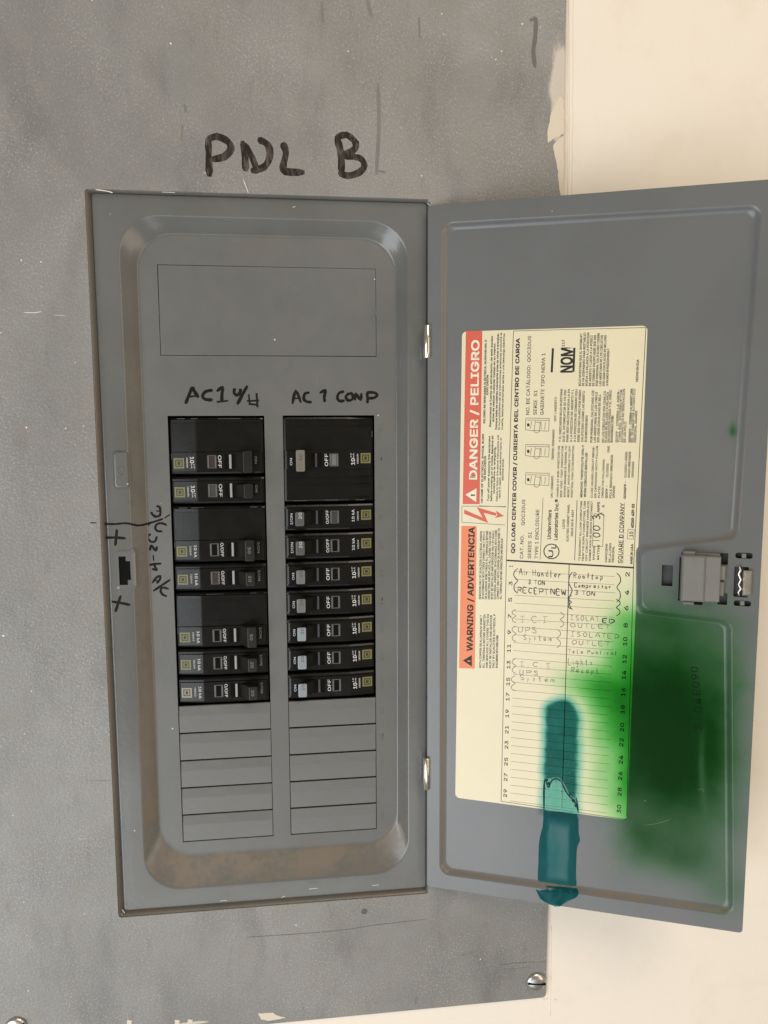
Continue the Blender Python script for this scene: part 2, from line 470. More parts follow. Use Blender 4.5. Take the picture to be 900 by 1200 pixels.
def put_text(mb, s, p0, dirv, length, cap, z, bold=0.0):
    vs, fs, x0, x1 = glyphs(s, bold)
    l = math.hypot(*dirv); ex = (dirv[0] / l, dirv[1] / l); ey = (-ex[1], ex[0])
    kx = length / (x1 - x0); ky = cap / CAP
    # heavier weights: the same glyphs laid again a hair to the side and a hair higher
    w_ = bold * cap * 1.1
    for j, (ox, oy) in enumerate(((0, 0),) if bold <= 0 else ((-w_, -w_), (w_, w_), (w_, -w_), (-w_, w_))):
        mb.add([(p0[0] + ex[0] * ((v[0] - x0) * kx + ox) + ey[0] * (v[1] * ky + oy),
                 p0[1] + ex[1] * ((v[0] - x0) * kx + ox) + ey[1] * (v[1] * ky + oy), z + j * .0015) for v in vs], fs)

def smoothpts(p, seg=4):
    if len(p) < 3: return p
    out = []
    for i in range(len(p) - 1):
        p0 = p[max(0, i - 1)]; p1 = p[i]; p2 = p[i + 1]; p3 = p[min(len(p) - 1, i + 2)]
        for k in range(seg):
            t = k / seg
            out.append(tuple(.5 * (2 * p1[j] + (p2[j] - p0[j]) * t + (2 * p0[j] - 5 * p1[j] + 4 * p2[j] - p3[j]) * t * t + (3 * p1[j] - p0[j] - 3 * p2[j] + p3[j]) * t ** 3) for j in range(len(p1))))
    out.append(p[-1]); return out

# one-stroke hand lettering on a unit box
HF = {
 'A': [[(0, 0), (.45, 1), (.9, 0)], [(.15, .38), (.75, .38)]], 'B': [[(.1, 0), (.1, 1)], [(.1, 1), (.7, .9), (.6, .55), (.1, .52)], [(.1, .52), (.85, .4), (.75, .05), (.1, 0)]],
 'C': [[(.85, .85), (.45, 1), (.1, .55), (.4, .02), (.85, .15)]], 'D': [[(.1, 0), (.1, 1)], [(.1, 1), (.85, .7), (.8, .25), (.1, 0)]],
 'E': [[(.8, 1), (.1, 1), (.1, 0), (.8, 0)], [(.1, .5), (.65, .5)]], 'H': [[(.1, 0), (.1, 1)], [(.85, 0), (.85, 1)], [(.1, .5), (.85, .5)]],
 'I': [[(.4, 0), (.45, 1)], [(.1, 1), (.8, 1)], [(.1, 0), (.8, 0)]], 'i': [[(.3, 0), (.35, .55)], [(.36, .75), (.38, .8)]],
 'L': [[(.1, 1), (.1, 0), (.75, 0)]], 'N': [[(.1, 0), (.1, 1), (.8, 0), (.85, 1)]], 'M': [[(.05, 0), (.15, 1), (.5, .4), (.85, 1), (.95, 0)]],
 'O': [[(.5, 1), (.1, .6), (.3, .02), (.8, .2), (.85, .75), (.5, 1)]], 'P': [[(.1, 0), (.1, 1)], [(.1, .95), (.8, .9), (.75, .5), (.1, .45)]],
 'R': [[(.1, 0), (.1, 1)], [(.1, .95), (.8, .9), (.7, .5), (.1, .48)], [(.35, .48), (.85, 0)]], 'S': [[(.8, .88), (.4, 1), (.15, .75), (.75, .35), (.6, .02), (.1, .1)]],
 'T': [[(.45, 0), (.45, 1)], [(0, 1), (.9, 1)]], 'U': [[(.1, 1), (.15, .1), (.7, .1), (.8, 1)]], 'W': [[(0, 1), (.25, 0), (.5, .7), (.75, 0), (1, 1)]],
 '1': [[(.4, 0), (.45, 1)]], '0': [[(.5, 1), (.1, .6), (.3, .02), (.8, .2), (.85, .75), (.5, 1)]], '3': [[(.1, .9), (.6, 1), (.7, .7), (.35, .52), (.8, .35), (.5, 0), (.1, .1)]],
 'f': [[(.7, .95), (.4, .9), (.35, 0)], [(.1, .5), (.65, .52)]],
 'a': [[(.7, .5), (.3, .55), (.15, .2), (.5, .02), (.7, .5), (.75, .02)]], 'b': [[(.1, 1), (.15, .02)], [(.15, .4), (.6, .5), (.6, .05), (.15, .05)]],
 'c': [[(.65, .45), (.25, .5), (.2, .05), (.65, .08)]], 'd': [[(.7, .5), (.2, .5), (.2, .05), (.7, .1)], [(.72, 1), (.75, 0)]],
 'e': [[(.15, .28), (.65, .32), (.5, .55), (.2, .45), (.2, .08), (.7, .08)]], 'g': [[(.7, .5), (.25, .5), (.25, .1), (.7, .15), (.72, .5), (.65, -.35), (.2, -.3)]],
 'h': [[(.1, 1), (.12, 0)], [(.12, .4), (.5, .52), (.65, 0)]], 'k': [[(.1, 1), (.12, 0)], [(.6, .5), (.15, .25), (.6, 0)]], 'l': [[(.2, 0), (.5, .9), (.25, .9), (.3, 0), (.55, .05)]],
 'm': [[(.05, 0), (.08, .5), (.35, .5), (.4, 0)], [(.4, .4), (.7, .5), (.8, 0)]], 'n': [[(.1, 0), (.1, .5), (.5, .5), (.6, 0)]], 'o': [[(.4, .5), (.1, .25), (.4, 0), (.7, .25), (.4, .5)]],
 'p': [[(.1, .5), (.1, -.4)], [(.1, .45), (.6, .5), (.55, .05), (.1, .05)]], 'r': [[(.1, 0), (.12, .5), (.3, .45), (.55, .5)]], 's': [[(.6, .48), (.2, .5), (.5, .25), (.15, .02)]],
 't': [[(.35, .95), (.3, .05), (.55, .03)], [(.05, .6), (.65, .62)]], 'u': [[(.1, .5), (.15, .05), (.5, .05), (.6, .5), (.65, 0)]], 'y': [[(.1, .5), (.35, .1)], [(.7, .5), (.2, -.4)]],
 '.': [[(.2, .0), (.25, .06)]], '/': [[(0, -.1), (.7, 1.05)]], '"': [[(.2, .8), (.2, 1)], [(.4, .8), (.4, 1)]], ' ': []}
HF['.'] = [[(.1, 0), (.3, .14)]]; HF['l'] = [[(.35, 1), (.3, .05), (.5, 0)]]
def hand(mb, s, fn, x0, y0, x1, h, w, z, jit=.05, rot=0.0, slope=0.0, tk=.05):
    """hand lettering; x0,y0 baseline start and x1 end, in photograph pixels mapped by fn on to the surface"""
    n = sum(.55 if ch in ' .i1"' else 1 for ch in s); cw = (x1 - x0) / n; x = 0.0
    for ch in s:
        k = .55 if ch in ' .i1"' else 1
        for st in HF[ch]:
            ps = []
            for (a_, b_) in st:
                lx = x + (a_ * .82 + random.uniform(-jit, jit)) * cw * k; ly = (b_ + random.uniform(-jit, jit)) * h
                cx, cy = lx * math.cos(rot) + ly * math.sin(rot), lx * math.sin(rot) - ly * math.cos(rot) + slope * lx
                q = fn(x0 + cx, y0 + cy); ps.append((q[0], -q[1], z))
            zz = random.uniform(0, .03)
            ps = [(p[0], p[1], p[2] + zz) for p in ps]
            mb.tube(smoothpts(ps, 3), w, tk)
        x += cw * k

def thing(name, label, cat, group=None, loc=(0, 0, 0), par=None):
    o = bpy.data.objects.new(name, None); SC.collection.objects.link(o)
    o.empty_display_size = .02
    o.location = loc; o.rotation_euler = (R(90), 0, 0)
    o['label'] = label; o['category'] = cat
    if group: o['group'] = group
    return o

# ------------------------------------------------------------------ wall
WT = -2.2
wall = link('wall', sheet(rect(-1500, 1700, -1700, 900), [rect(-60, 262, -520, 120)], 0, 60), 'wall')
wall.location = (0, -WT * K, Z0); wall.rotation_euler = (R(90), 0, 0)
wall['kind'] = 'structure'
mb = MB()
for (x0, w_) in ((667, .7), (671, .4)):
    pts = []
    for k in range(28):
        py = -30 + k * 10.2
        q = pan(x0 + random.uniform(-.25, .25) - 1.7 * py / 120 * .25, py, WT); pts.append((q[0], -q[1], 0))
    mb.tube(pts, w_, .35)
pts = []
for k in range(12):
    q = pan(646 + random.uniform(-.3, .3) - k * .12, 1085 + k * 9.5, WT); pts.append((q[0], -q[1], 0))
mb.tube(pts, .5, .25)
for (px, py) in ((636, 1172), (640, 1171), (634, 1169), (650, 1172)):
    q = pan(px, py, WT); mb.cyl((q[0], -q[1]), random.uniform(.8, 1.5), -.2, .5, 9, .3)
pr = mb.build('paint_ridge', 'wall', wall)

# ------------------------------------------------------------------ panel cover
P = thing('breaker_panel', 'grey flush electrical panel cover with open hinged door and marker writing PNL B', 'electrical panel', loc=(0, 0, Z0))
FW, FH = 203.5, 459.0
PL, PT_, PR, PB = -135, -285, 290.4, 547.5
op = rect(-3.2, FW + 1.5, -FH - 1.6, 1.2)
outer = fillet(rect(PL, PR, -PB, -PT_), 2.5, 4)
link('cover_plate', sheet(outer, [fillet(rect(-2.7, FW + 1.5, -FH - 1.9, 1.2), 2, 4)], 0, .9, .2), 'plate', P)

# frame, step and recess, lofted as one pressed sheet
def ring4(u0, u1, v0, v1, r, z, seg=10):
    return [(x, y, z) for x, y in fillet(rect(u0, u1, -v1, -v0), r, seg)]
prof = [  # u0,u1,v0,v1,r,z,dust
 (-5.0, FW + 3.2, -3.0, FH + 3.2, 2.0, -.95, .6), (-2.6, FW + 1.4, -1.1, FH + 1.8, 2.0, -1.0, .8), (-.9, FW + .5, -.5, FH + .6, 1.9, BZ + .3, .8), (-.55, FW + .35, -.3, FH + .4, 1.9, BZ - 1.6, .3),
 (-.05, FW + .2, -.1, FH + .1, 1.8, BZ - 1.6, .3), (.05, FW + .1, 0, FH + .0, 1.8, BZ - .4, 0), (.4, FW - .1, .3, FH - .35, 1.6, BZ, 0),
 (1.2, FW - .6, .8, FH - .8, 1.6, BZ, 0), (6, FW - 5, 6, FH - 6, 14, BZ, 0),
 (13.6, 192.1, 10.9, 446.9, 24.6, BZ, 0), (14.3, 191.6, 11.5, 446.3, 24.2, BZ - .10, .1), (14.9, 191.15, 12.0, 445.6, 23.9, BZ - .38, .3), (15.5, 190.8, 12.6, 444.8, 23.6, BZ - .9, .6),
 (19.5, 188.0, 16.5, 437.8, 23, -7.9, .85), (23.0, 185.6, 20.0, 429.6, 23, REC + .75, .9), (23.4, 185.3, 20.4, 428.6, 23, REC + .3, .6), (23.9, 184.95, 20.9, 427.6, 23, REC + .06, .35), (24.6, 184.3, 21.6, 426, 23, REC, .05)]
mb = MB()
rings = [ring4(*p[:6]) for p in prof]
mb.loft(rings, False, False, True)
frame = mb.build('recessed_frame', 'bezel', P)
at = frame.data.attributes.new('dust', 'FLOAT', 'POINT')
for i, v in enumerate(frame.data.vertices):
    k = min(len(prof) - 1, i // len(rings[0])); dz = prof[k][6]
    u, vv = v.co.x / K, -v.co.y / K
    # dust lies on the faces that look up or collect grime: the bottom slope and the left one
    wgt = 0.0
    if k >= 8:
        cu_, cv_ = 105, 230
        if vv > 415: wgt = 1.0
        elif u < 28: wgt = .42 + .3 * max(0, (vv - 100) / 350)
        elif u > 180: wgt = .08
        else: wgt = .0
        if vv > 415 and u > 150: wgt = .55
        if vv < 50: wgt *= max(0, (vv - 15) / 35) * .8
    else:
        wgt = .55 if (u < 5 or vv > FH - 3) else .15
        if k > 4: wgt = .05
    at.data[i].value = dz * wgt
for p in frame.data.polygons: p.use_smooth = True

LL, LR, RL, RR = 38.6, 99.2, 110.9, 170.4
V0 = 132.3; PI_ = 19.05
VB = V0 + 10 * PI_; VE = V0 + 15 * PI_
KO = (35.6, 172.0, 39.2, 94.7)
inner = fillet(rect(24.3, 184.6, -426.6, -21.3), 23, 10)
holes = [rect(LL, LR, -VE, -V0), rect(RL, RR, -VE, -V0), rect(KO[0], KO[1], -KO[3], -KO[2])]
link('inner_front', sheet(inner, holes, REC - .05, 1.4, .12), 'front', P)
link('knockout_panel', sheet(rect(KO[0] + .35, KO[1] - .25, -KO[3] + .4, -KO[2] - .25), [], REC - .25, 1.2, .15), 'front', P)
for (px, py) in ((184.5, 366), (441, 366)):
    q = pan(px, py, REC); mb = MB(); mb.box(q[0] - 1.0, q[0] + 1.0, -q[1] - 1.3, -q[1] + 1.3, REC - 1, REC + .06, .03)
    mb.build('knockout_tab', 'front', P)
# enclosure behind
mb = MB()
mb.box(-55, 258, -518, 116, -80, -78)
for b in ((-57, -55, -518, 116), (258, 260, -518, 116), (-57, 260, -520, -518), (-57, 260, 116, 118)):
    mb.box(b[0], b[1], b[2], b[3], -80, -2.3)
mb.build('enclosure_box', 'darkgrey', P)
mb = MB(); mb.box(LL - 6, RR + 6, -VE - 5, -V0 + 5, -42, -40); mb.box(KO[0] - 3, KO[1] + 3, -KO[3] - 3, -KO[2] + 3, -16, -15)
mb.build('dark_backing', 'deep', P)  # black sheets behind the openings, shade of the gaps put into their colour
# blanks: louvred filler plates
def blank_mesh(w, s):
    mb = MB()
    h = PI_ - 1.25
    # profile along y (0 bottom .. h top): flat lower face, shallow raised band on top
    pr_ = [(0.0, -2.2), (0.0, -.25), (.2, -.05), (h * .63, -.02), (h * .66, -.06), (h - .3, -.75 if s else -.3), (h, -1.0 if s else -.5), (h, -2.2)]
    lv = [[(x, y, z) for (y, z) in pr_] for x in (0, .35, w - .35, w)]
    for k in (0, 3):
        lv[k] = [(p[0], p[1], min(p[2], -.3)) for p in lv[k]]
    mb.loft(lv, True, True)
    return mb.mesh('blank')
ml, mr = blank_mesh(LR - LL - .6, 1), blank_mesh(RR - RL - .6, 0)
for k in range(5):
    for (me_, u) in ((ml, LL + .35), (mr, RL + .3)):
        o = link('filler_blank', me_, 'blank', P)
        o.location = (u * K, -(VB + (k + 1) * PI_ - .45) * K, (REC - .35) * K)
# embossed numerals down the right of the breakers
mb = MB()
for k in range(15):
    s_ = str(2 * k + 2); v = V0 + (k + .5) * PI_
    put_text(mb, s_, (175.3, -(v + 1.5 * len(s_))), (0, 1), 2.6 * len(s_), 3.4, REC + .07, .008)
mb.build('embossed_numeral', 'front', P)
# latch boss and strike slot on the left rail
def boss(px0, py0, px1, py1, name, hole=False):
    a_, b_ = pan(px0, py0, BZ + .6), pan(px1, py1, BZ + .6)
    r_ = rect(a_[0], b_[0], -b_[1], -a_[1])
    mb = MB()
    fil = lambda q, r, z: [(x, y, z) for x, y in fillet(q, r, 5)]
    if not hole:
        mb.loft([fil(inset(r_, -1.2), 2.2, BZ - .1), fil(inset(r_, -.5), 2.2, BZ + .35), fil(inset(r_, -.1), 1.9, BZ + 1.3), fil(inset(r_, .35), 1.7, BZ + 1.5), fil(inset(r_, 1.0), 1.5, BZ + 1.5)], False, True, True)
        return mb.build(name, 'bezel', P)
    mb.loft([fil(inset(r_, -1.2), 2.2, BZ - .1), fil(inset(r_, -.5), 2.2, BZ + .3), fil(inset(r_, .3), 1.8, BZ + .7)], False, False, True)
    o = mb.build(name, 'bezel', P)
    c0, c1 = pan(139, 652, BZ), pan(154, 685, BZ); w_ = c1[0] - c0[0]; h_ = c1[1] - c0[1]
    hp = [(c0[0], -c0[1]), (c0[0], -c1[1]), (c0[0] + w_ * .72, -c1[1]), (c0[0] + w_ * .72, -c1[1] + h_ * .17), (c0[0] + w_, -c1[1] + h_ * .17),
          (c0[0] + w_, -c0[1] - h_ * .17), (c0[0] + w_ * .62, -c0[1] - h_ * .17), (c0[0] + w_ * .62, -c0[1])]
    link('strike_plate', sheet(fillet(inset(r_, .25), 1.8, 5), [hp], BZ + .72, .8, .1), 'bezel', P)
    mb = MB(); mb.box(c0[0] - 1, c0[0] + w_ + 1, -c1[1] - 1, -c0[1] + 1, BZ - .1 + .12, BZ + .06)
    mb.build('strike_hole', 'deep', P)
    return o
boss(133.5, 530, 150.5, 571, 'raised_boss')
boss(136.5, 646, 157.5, 689, 'strike_rim', True)
q = pan(142, 552, BZ)
mb = MB()
ringp = [(q[0] + 2.0 * math.cos(t) * (1 + .1 * t / 6), -q[1] + 2.2 * math.sin(t), BZ + 1.55) for t in [i * .45 for i in range(13)]]
mb.tube(ringp, .45, .35); mb.build('stamped_ring', 'front', P)

# cover screws
def screw(px, py, ang, r=6.4, half=False):
    q = pan(px, py, 0)
    mb = MB(); n = 28; prs = [(r, 0), (r, .7), (r * .93, 1.5), (r * .75, 2.2), (r * .45, 2.6), (.6, 2.7)]
    mb.loft([[(q[0] + a_ * math.cos(2 * math.pi * i / n), -q[1] + a_ * math.sin(2 * math.pi * i / n), z) for i in range(n)] for a_, z in prs], True, True, True)
    o = mb.build('cover_screw', 'steel', P)
    mb = MB(); c, s_ = math.cos(ang), math.sin(ang)
    pp = [(-r * .93, -.55), (r * .93, -.55), (r * .93, .55), (-r * .93, .55)]
    mb.loft([[(q[0] + x * c - y * s_, -q[1] + x * s_ + y * c, z + (0 if abs(x) > 99 else 0)) for x, y in pp] for z in (1.0, 2.74)], True, True)
    mb.build('screw_slot', 'deep', o)
screw(628, 1150.5, -.13, 7.0); screw(19, 1203, .5, 7.0)

# hinge knuckles
for (y0, y1) in ((381, 420), (887, 924)):
    a_, b_ = pan(501.5, y0, 1), pan(501.5, y1, 1)
    mb = MB(); n = 18; ring = lambda v, r: [(HU - .2 + r * math.cos(2 * math.pi * i / n), -v, 1.8 + r * math.sin(2 * math.pi * i / n)) for i in range(n)]
    vm = a_[1] + (b_[1] - a_[1]) * .5
    mb.loft([ring(a_[1], 1.9), ring(a_[1] + .4, 2.35), ring(b_[1] - .4, 2.35), ring(b_[1], 1.9)], True, True, True)
    kn = mb.build('hinge_knuckle', 'brass', P)
    mb = MB(); mb.box(HU + .6, HU + .95, -b_[1] + 1, -a_[1] - 1, 3.0, 4.0); mb.build('knuckle_seam', 'darkgrey', kn)

# writing and marks on the cover
def strokes(name, lst, fn, w, z, mat='marker', par=P, tk=.03, seg=3):
    mb = MB()
    for st in lst:
        ps = []
        for p in st:
            q = fn(p[0], p[1]); ps.append((q[0], -q[1], z))
        zz = random.uniform(0, .05)
        mb.tube(smoothpts([(p[0], p[1], p[2] + zz) for p in ps], seg), w, tk)
    o = mb.build(name, mat, par)
    if name in ('scratch', 'dark_scratch', 'chip'): o['kind'] = 'stuff'
    return o
f0 = lambda x, y: pan(x, y, 0)
f0h = lambda x, y: pan(x / 2, y / 2, 0)
strokes('marker_lettering', [
    [(488, 322), (489, 360), (491, 414)], [(484, 328), (508, 320), (534, 332), (541, 350), (524, 368), (494, 374)],
    [(568, 330), (574, 365), (576, 402)], [(570, 336), (590, 368), (600, 392), (606, 400)], [(604, 326), (628, 340), (632, 368), (618, 392), (588, 401)],
    [(662, 334), (670, 358), (664, 388), (668, 402), (714, 404)],
    [(788, 320), (796, 345), (800, 372), (800, 406)], [(786, 324), (812, 316), (834, 336), (826, 354), (800, 364)], [(802, 366), (842, 370), (854, 388), (842, 404), (814, 412), (794, 402)]],
    f0h, 2.05, .04)
M['smudge'] = simple('grey_smudge', (.185, .177, .166), .5, spec=.3, var=.2)
for st in ([(443, 98), (444, 150), (441, 205)], [(431, 0), (432, 8), (436, 20)], [(377, 2), (378, 26)], [(216, 122), (218, 132)], [(214, 146), (213, 166)], [(491, 20), (492, 45)], [(442, 200), (452, 202)], [(487, 1176), (488, 1168)], [(540, 1120), (556, 1116)]):
    strokes('smudge', [st], f0, random.uniform(.5, 1.6), .0, 'smudge', tk=.02)
strokes('faded_lettering', [[(625, 22), (628, 24), (627, 45), (625, 60), (627, 79)], [(621, 24), (628, 21)]], f0, 1.4, .03, 'faded')
mb = MB()
for (px, py, r) in ((31, 501, .55), (77, 502, .45), (25, 305, .5), (48, 307, .45), (88, 425, .35), (200, 51, .6), (4, 745, .7), (37, 810, .4), (408, 60, .45),
                    (494, 206, .5), (563, 1124, .5), (612, 28, .6), (29, 860, .35), (108, 0, .5), (520, 40, .35), (470, 150, .3)):
    q = f0(px, py); mb.cyl((q[0], -q[1]), r, -.05, .12, 7, .05)
o = mb.build('paint_speck', 'chip', P); o['kind'] = 'stuff'
strokes('scratch', [[(285, 210), (288, 218), (291, 226)], [(28, 366), (40, 366.5), (49, 365)], [(64, 369), (76, 370)]], f0, .2, .03, 'chip', tk=.04)
strokes('dark_scratch', [[(290, 1098), (340, 1095), (400, 1090), (440, 1084), (500, 1077)], [(585, 1131), (610, 1128), (640, 1127)], [(590, 1136), (622, 1133)], [(100, 914), (130, 915)]], f0, .22, .0, 'faded', tk=.03)
q = f0(427, 1068); mb = MB(); mb.cyl((q[0], -q[1]), 2.2, -.1, .08, 12, .05); mb.build('dark_spot', 'faded', P)
# cream wall paint dragged over the cover's edge
def smear(pts, th=.35):
    pp = []
    for i, p in enumerate(pts):
        p2 = pts[(i + 1) % len(pts)]
        for k in range(5):
            t = k / 5
            q = f0(p[0] + (p2[0] - p[0]) * t + random.uniform(-.7, .7), p[1] + (p2[1] - p[1]) * t + random.uniform(-.7, .7)); pp.append((q[0], -q[1]))
    link('paint_smear', sheet(pp, [], .25, .5, .08), 'cream', P)
smear([(651, 120), (656, 112), (661, 118), (661, 157), (652, 161), (642, 168), (642, 150), (646, 132)])
smear([(660, 158), (661, 233), (657, 232), (654, 205), (651, 185), (648, 170)])
smear([(302, 1187), (320, 1187), (335, 1193), (318, 1196), (306, 1194)])
for c_ in ((152, 1197), (208, 1197), (223, 1196)):
    smear([(c_[0] - 3, c_[1] - 2), (c_[0] + 3, c_[1] - 1.5), (c_[0] + 2, c_[1] + 3), (c_[0] - 3, c_[1] + 3)])
# chips along the opening
strokes('chip', [[(112, 222), (126, 224), (132, 226)], [(143, 1066), (146, 1070)], [(190, 225), (205, 225.5)], [(258, 1056), (266, 1055)], [(330, 1052), (334, 1050)], [(362, 1042), (372, 1041)], [(436, 1038), (444, 1037)],
                 [(343, 243), (346, 242)], [(501, 238), (508, 245)]], lambda x, y: pan(x, y, .1), .3, .0, 'chip', tk=.08)
# marker writing inside the recess
fr = lambda x, y: pan(x, y, REC)
f3 = lambda x, y: pan(180 + x / 3, 430 + y / 3, REC)
strokes('marker_lettering', [
    [(112, 130), (124, 100), (137, 72), (143, 85), (158, 108)], [(118, 106), (148, 102)], [(208, 82), (184, 86), (172, 102), (182, 114), (208, 116)],
    [(222, 86), (242, 72), (240, 98), (240, 120)], [(222, 123), (262, 119)], [(285, 75), (283, 92), (294, 99), (304, 90), (305, 76)], [(330, 66), (312, 98), (294, 132)],
    [(334, 96), (338, 130)], [(362, 92), (365, 142)], [(328, 120), (370, 118)], [(334, 130), (368, 134)]], f3, 1.05, REC + .04, 'marker_dark')
strokes('marker_lettering', [
    [(488, 130), (500, 84), (518, 126)], [(494, 112), (516, 108)], [(548, 90), (532, 94), (528, 112), (538, 122), (556, 124)], [(584, 92), (604, 82), (600, 104), (602, 124)],
    [(670, 86), (652, 92), (646, 108), (654, 120), (672, 118)], [(688, 92), (676, 104), (684, 118), (700, 112), (698, 96), (688, 92)], [(708, 118), (710, 94), (728, 116), (730, 92)],
    [(752, 128), (752, 110), (750, 90)], [(748, 90), (774, 90), (786, 99), (774, 109), (752, 110)]], f3, .95, REC + .04, 'marker_dark')
zi = lambda x, y, d: pan(120 + x / 8.57, 580 + y / 8.57, d)
strokes('marker_lettering', [[(145, 345), (138, 430), (130, 510)], [(30, 430), (130, 428), (235, 437)]], lambda x, y: zi(x, y, BZ), .85, BZ + .06, 'marker_dark')
strokes('marker_lettering', [[(185, 1010), (155, 1100), (130, 1175)], [(90, 1070), (190, 1086), (280, 1105)]], lambda x, y: zi(x, y, BZ), .9, BZ + .06, 'marker_dark')
strokes('marker_lettering', [[(625, 232), (675, 198)], [(540, 115), (575, 125), (578, 205), (512, 220)], [(488, 170), (505, 200), (535, 215)], [(540, 160), (575, 165)], [(448, 312), (490, 282)],
    [(648, 305), (600, 285), (550, 292), (530, 330), (552, 362), (602, 365)], [(488, 395), (460, 408), (456, 436), (490, 470), (530, 464), (546, 415)],
    [(475, 562), (490, 507), (510, 530), (535, 560), (548, 515)], [(510, 605), (515, 662)], [(450, 710), (520, 694), (592, 690)], [(518, 690), (530, 725), (546, 756), (496, 740)],
    [(500, 885), (545, 828), (582, 815), (576, 850), (545, 890)], [(530, 860), (572, 866)], [(682, 850), (600, 905), (510, 966)], [(666, 945), (606, 930), (584, 960), (604, 1000), (648, 1018)]],
    lambda x, y: zi(x, y, REC), .72, REC + .04, 'marker_dark')
def zprof(u):
    t = [(13, BZ), (14.7, BZ), (15.6, BZ - .75), (19.5, -7.9), (23.0, REC + .75), (24.6, REC), (60, REC)]
    for (u0, z0), (u1, z1) in zip(t, t[1:]):
        if u <= u1: return z0 + (z1 - z0) * max(0, (u - u0) / (u1 - u0))
    return REC
mb = MB(); pts = []
ln = smoothpts([(120, 613.8), (134, 614.2), (148, 613.2), (162, 615.8), (176, 612.8), (191, 608)], 5)
for (x, y) in ln:
    d = BZ
    for _ in range(12): d = zprof(pan(x, y, d)[0])
    q = pan(x, y, d); pts.append((q[0], -q[1], d + .18))
mb.tube(pts, .62, .25)
mb.tube([(pan(x, y, 0)[0], -pan(x, y, 0)[1], .05) for x, y in ((106, 612.6), (113, 612.8))], .6, .06)
mb.build('marker_line', 'marker_dark', P)
strokes('scratch', [[(342, 336), (346, 337), (349, 342)], [(205, 334), (213, 342)], [(211, 348), (219, 358)], [(441, 362), (442, 368)], [(371, 446), (372, 451)], [(317, 773), (320, 778)]], fr, .2, REC + .02, 'greyprint', tk=.03)

# ------------------------------------------------------------------ door
DW, DH = 200.6, 451.4
door_out = fillet(rect(0.3, DW, -DH, 0), 2.2, 4)
fld = [(10, -12.3), (10.6, -439.6), (193.6, -439.4), (184.6, -254.2), (133.6, -250.2), (132.2, -211.6), (186, -202.6), (190, -14.6)]
fld = list(reversed(fld)) if sgn(fld) < 0 else fld
radf = [6] * 8
dm = MB()
oseg = 8
fo = fillet(inset(fld, -1.6), [7] * 8, oseg); f1_ = fillet(inset(fld, -.9), [6.4] * 8, oseg); f2_ = fillet(inset(fld, 1.6), [5.2] * 8, oseg); f3_ = fillet(inset(fld, 2.6), [5] * 8, oseg)
ff = fillet(fld, 5.5, oseg)
slots = []
def dslot(px0, py0, px1, py1, r=.5):
    a_, b_ = dor(px0, py0, 0), dor(px1, py1, 0)
    return fillet(rect(a_[0], b_[0], -b_[1], -a_[1]), r, 3)
slots = [dslot(776, 662, 788, 687), dslot(841, 648, 853, 662), dslot(841, 695, 852, 709), dslot(862, 647.5, 882, 655, 1.4), dslot(860, 703.5, 880, 711, 1.4), dslot(861, 664, 876, 700, .6)]
rim = sheet(door_out, [fo] + slots, 0, 1.0, .12)
bm = bmesh.new(); bm.from_mesh(rim)
# pressed slopes and field joined into the same sheet
mb = MB()
mb.loft([[(x, y, z) for x, y in r_] for r_, z in ((fillet(inset(fld, -1.75), [7.1] * 8, oseg), -.02), (f1_, -.35), (ff, -1.4), (f2_, -2.75), (f3_, -3.0))], False, False, True)
mb.v and None
t_ = mb.mesh('t'); bm.from_mesh(t_)
fm = sheet(f3_, [], -3.0, .8); bm.from_mesh(fm)
# folded skirt all round behind the rim
mb = MB()
so = fillet(rect(0.3, DW, -DH, 0), 2.2, 4); si = fillet(rect(1.3, DW - 1, -DH + 1, -1), 1.4, 4)
mb.loft([[(x, y, -.8) for x, y in so], [(x, y, -6.5) for x, y in so], [(x, y, -6.5) for x, y in si], [(x, y, -.9) for x, y in si]], False, False)
t2 = mb.mesh('t2'); bm.from_mesh(t2)
me = bpy.data.meshes.new('door'); bm.to_mesh(me); bm.free()
door = link('door', me, 'door', P)
door['label'] = 'open grey door, printed side out, with green spray on its lower right'
door.matrix_local = Matrix.Translation((HU * K, -DV * K, HD * K)) @ Matrix.Rotation(-DANG, 4, 'Y')
at = door.data.attributes.new('dust', 'FLOAT', 'POINT')
for i, v in enumerate(door.data.vertices):
    x, y, z = v.co.x / K, v.co.y / K, v.co.z / K
    if -2.9 < z < -.3 and y < -436 and x < 197: at.data[i].value = .55
    elif -2.9 < z < -.3 and x < 14: at.data[i].value = .4
    elif -2.9 < z < -.3 and y > -206 and y < -190: at.data[i].value = .3
mb = MB(); mb.box(128, 197, -262, -192, -5.6, -4.4); mb.build('latch_backing', 'darkgrey', door)

FD = -3.0
def D(px, py, z=FD): return dor(px, py, z)
# latch body
def dbox(mb, px0, py0, px1, py1, z0, z1, ch=.4):
    zz = (z0 + z1) / 2
    a_, b_ = dor(px0, py0, z1), dor(px1, py1, z1)
    mb.box(a_[0], b_[0], -b_[1], -a_[1], z0, z1, ch)
mb = MB(); dbox(mb, 800, 651, 825, 706, 0, 7.5, .9); o = mb.build('latch_body', 'latch', door)
mb = MB(); dbox(mb, 822.8, 652, 843, 706, 0, 5.6, .5); mb.build('latch_slide', 'latch', door)
for q_ in ((801, 646, 815, 652, 0, 4.5, .4), (815.5, 648, 844, 652.5, 0, 2.2, .3), (800, 705, 813, 709, 0, 3, .3)):
    mb = MB(); dbox(mb, *q_); mb.build('latch_ear', 'latch', door)
for q_ in ((796.5, 653, 800.5, 704, 0, .12, 0), (814, 705.5, 823, 709, 0.05, 2.2, 0)):  # black strip painted as shadow left of the latch, dark gap below it
    mb = MB(); dbox(mb, *q_); mb.build('latch_shadow_gap', 'deep', door)
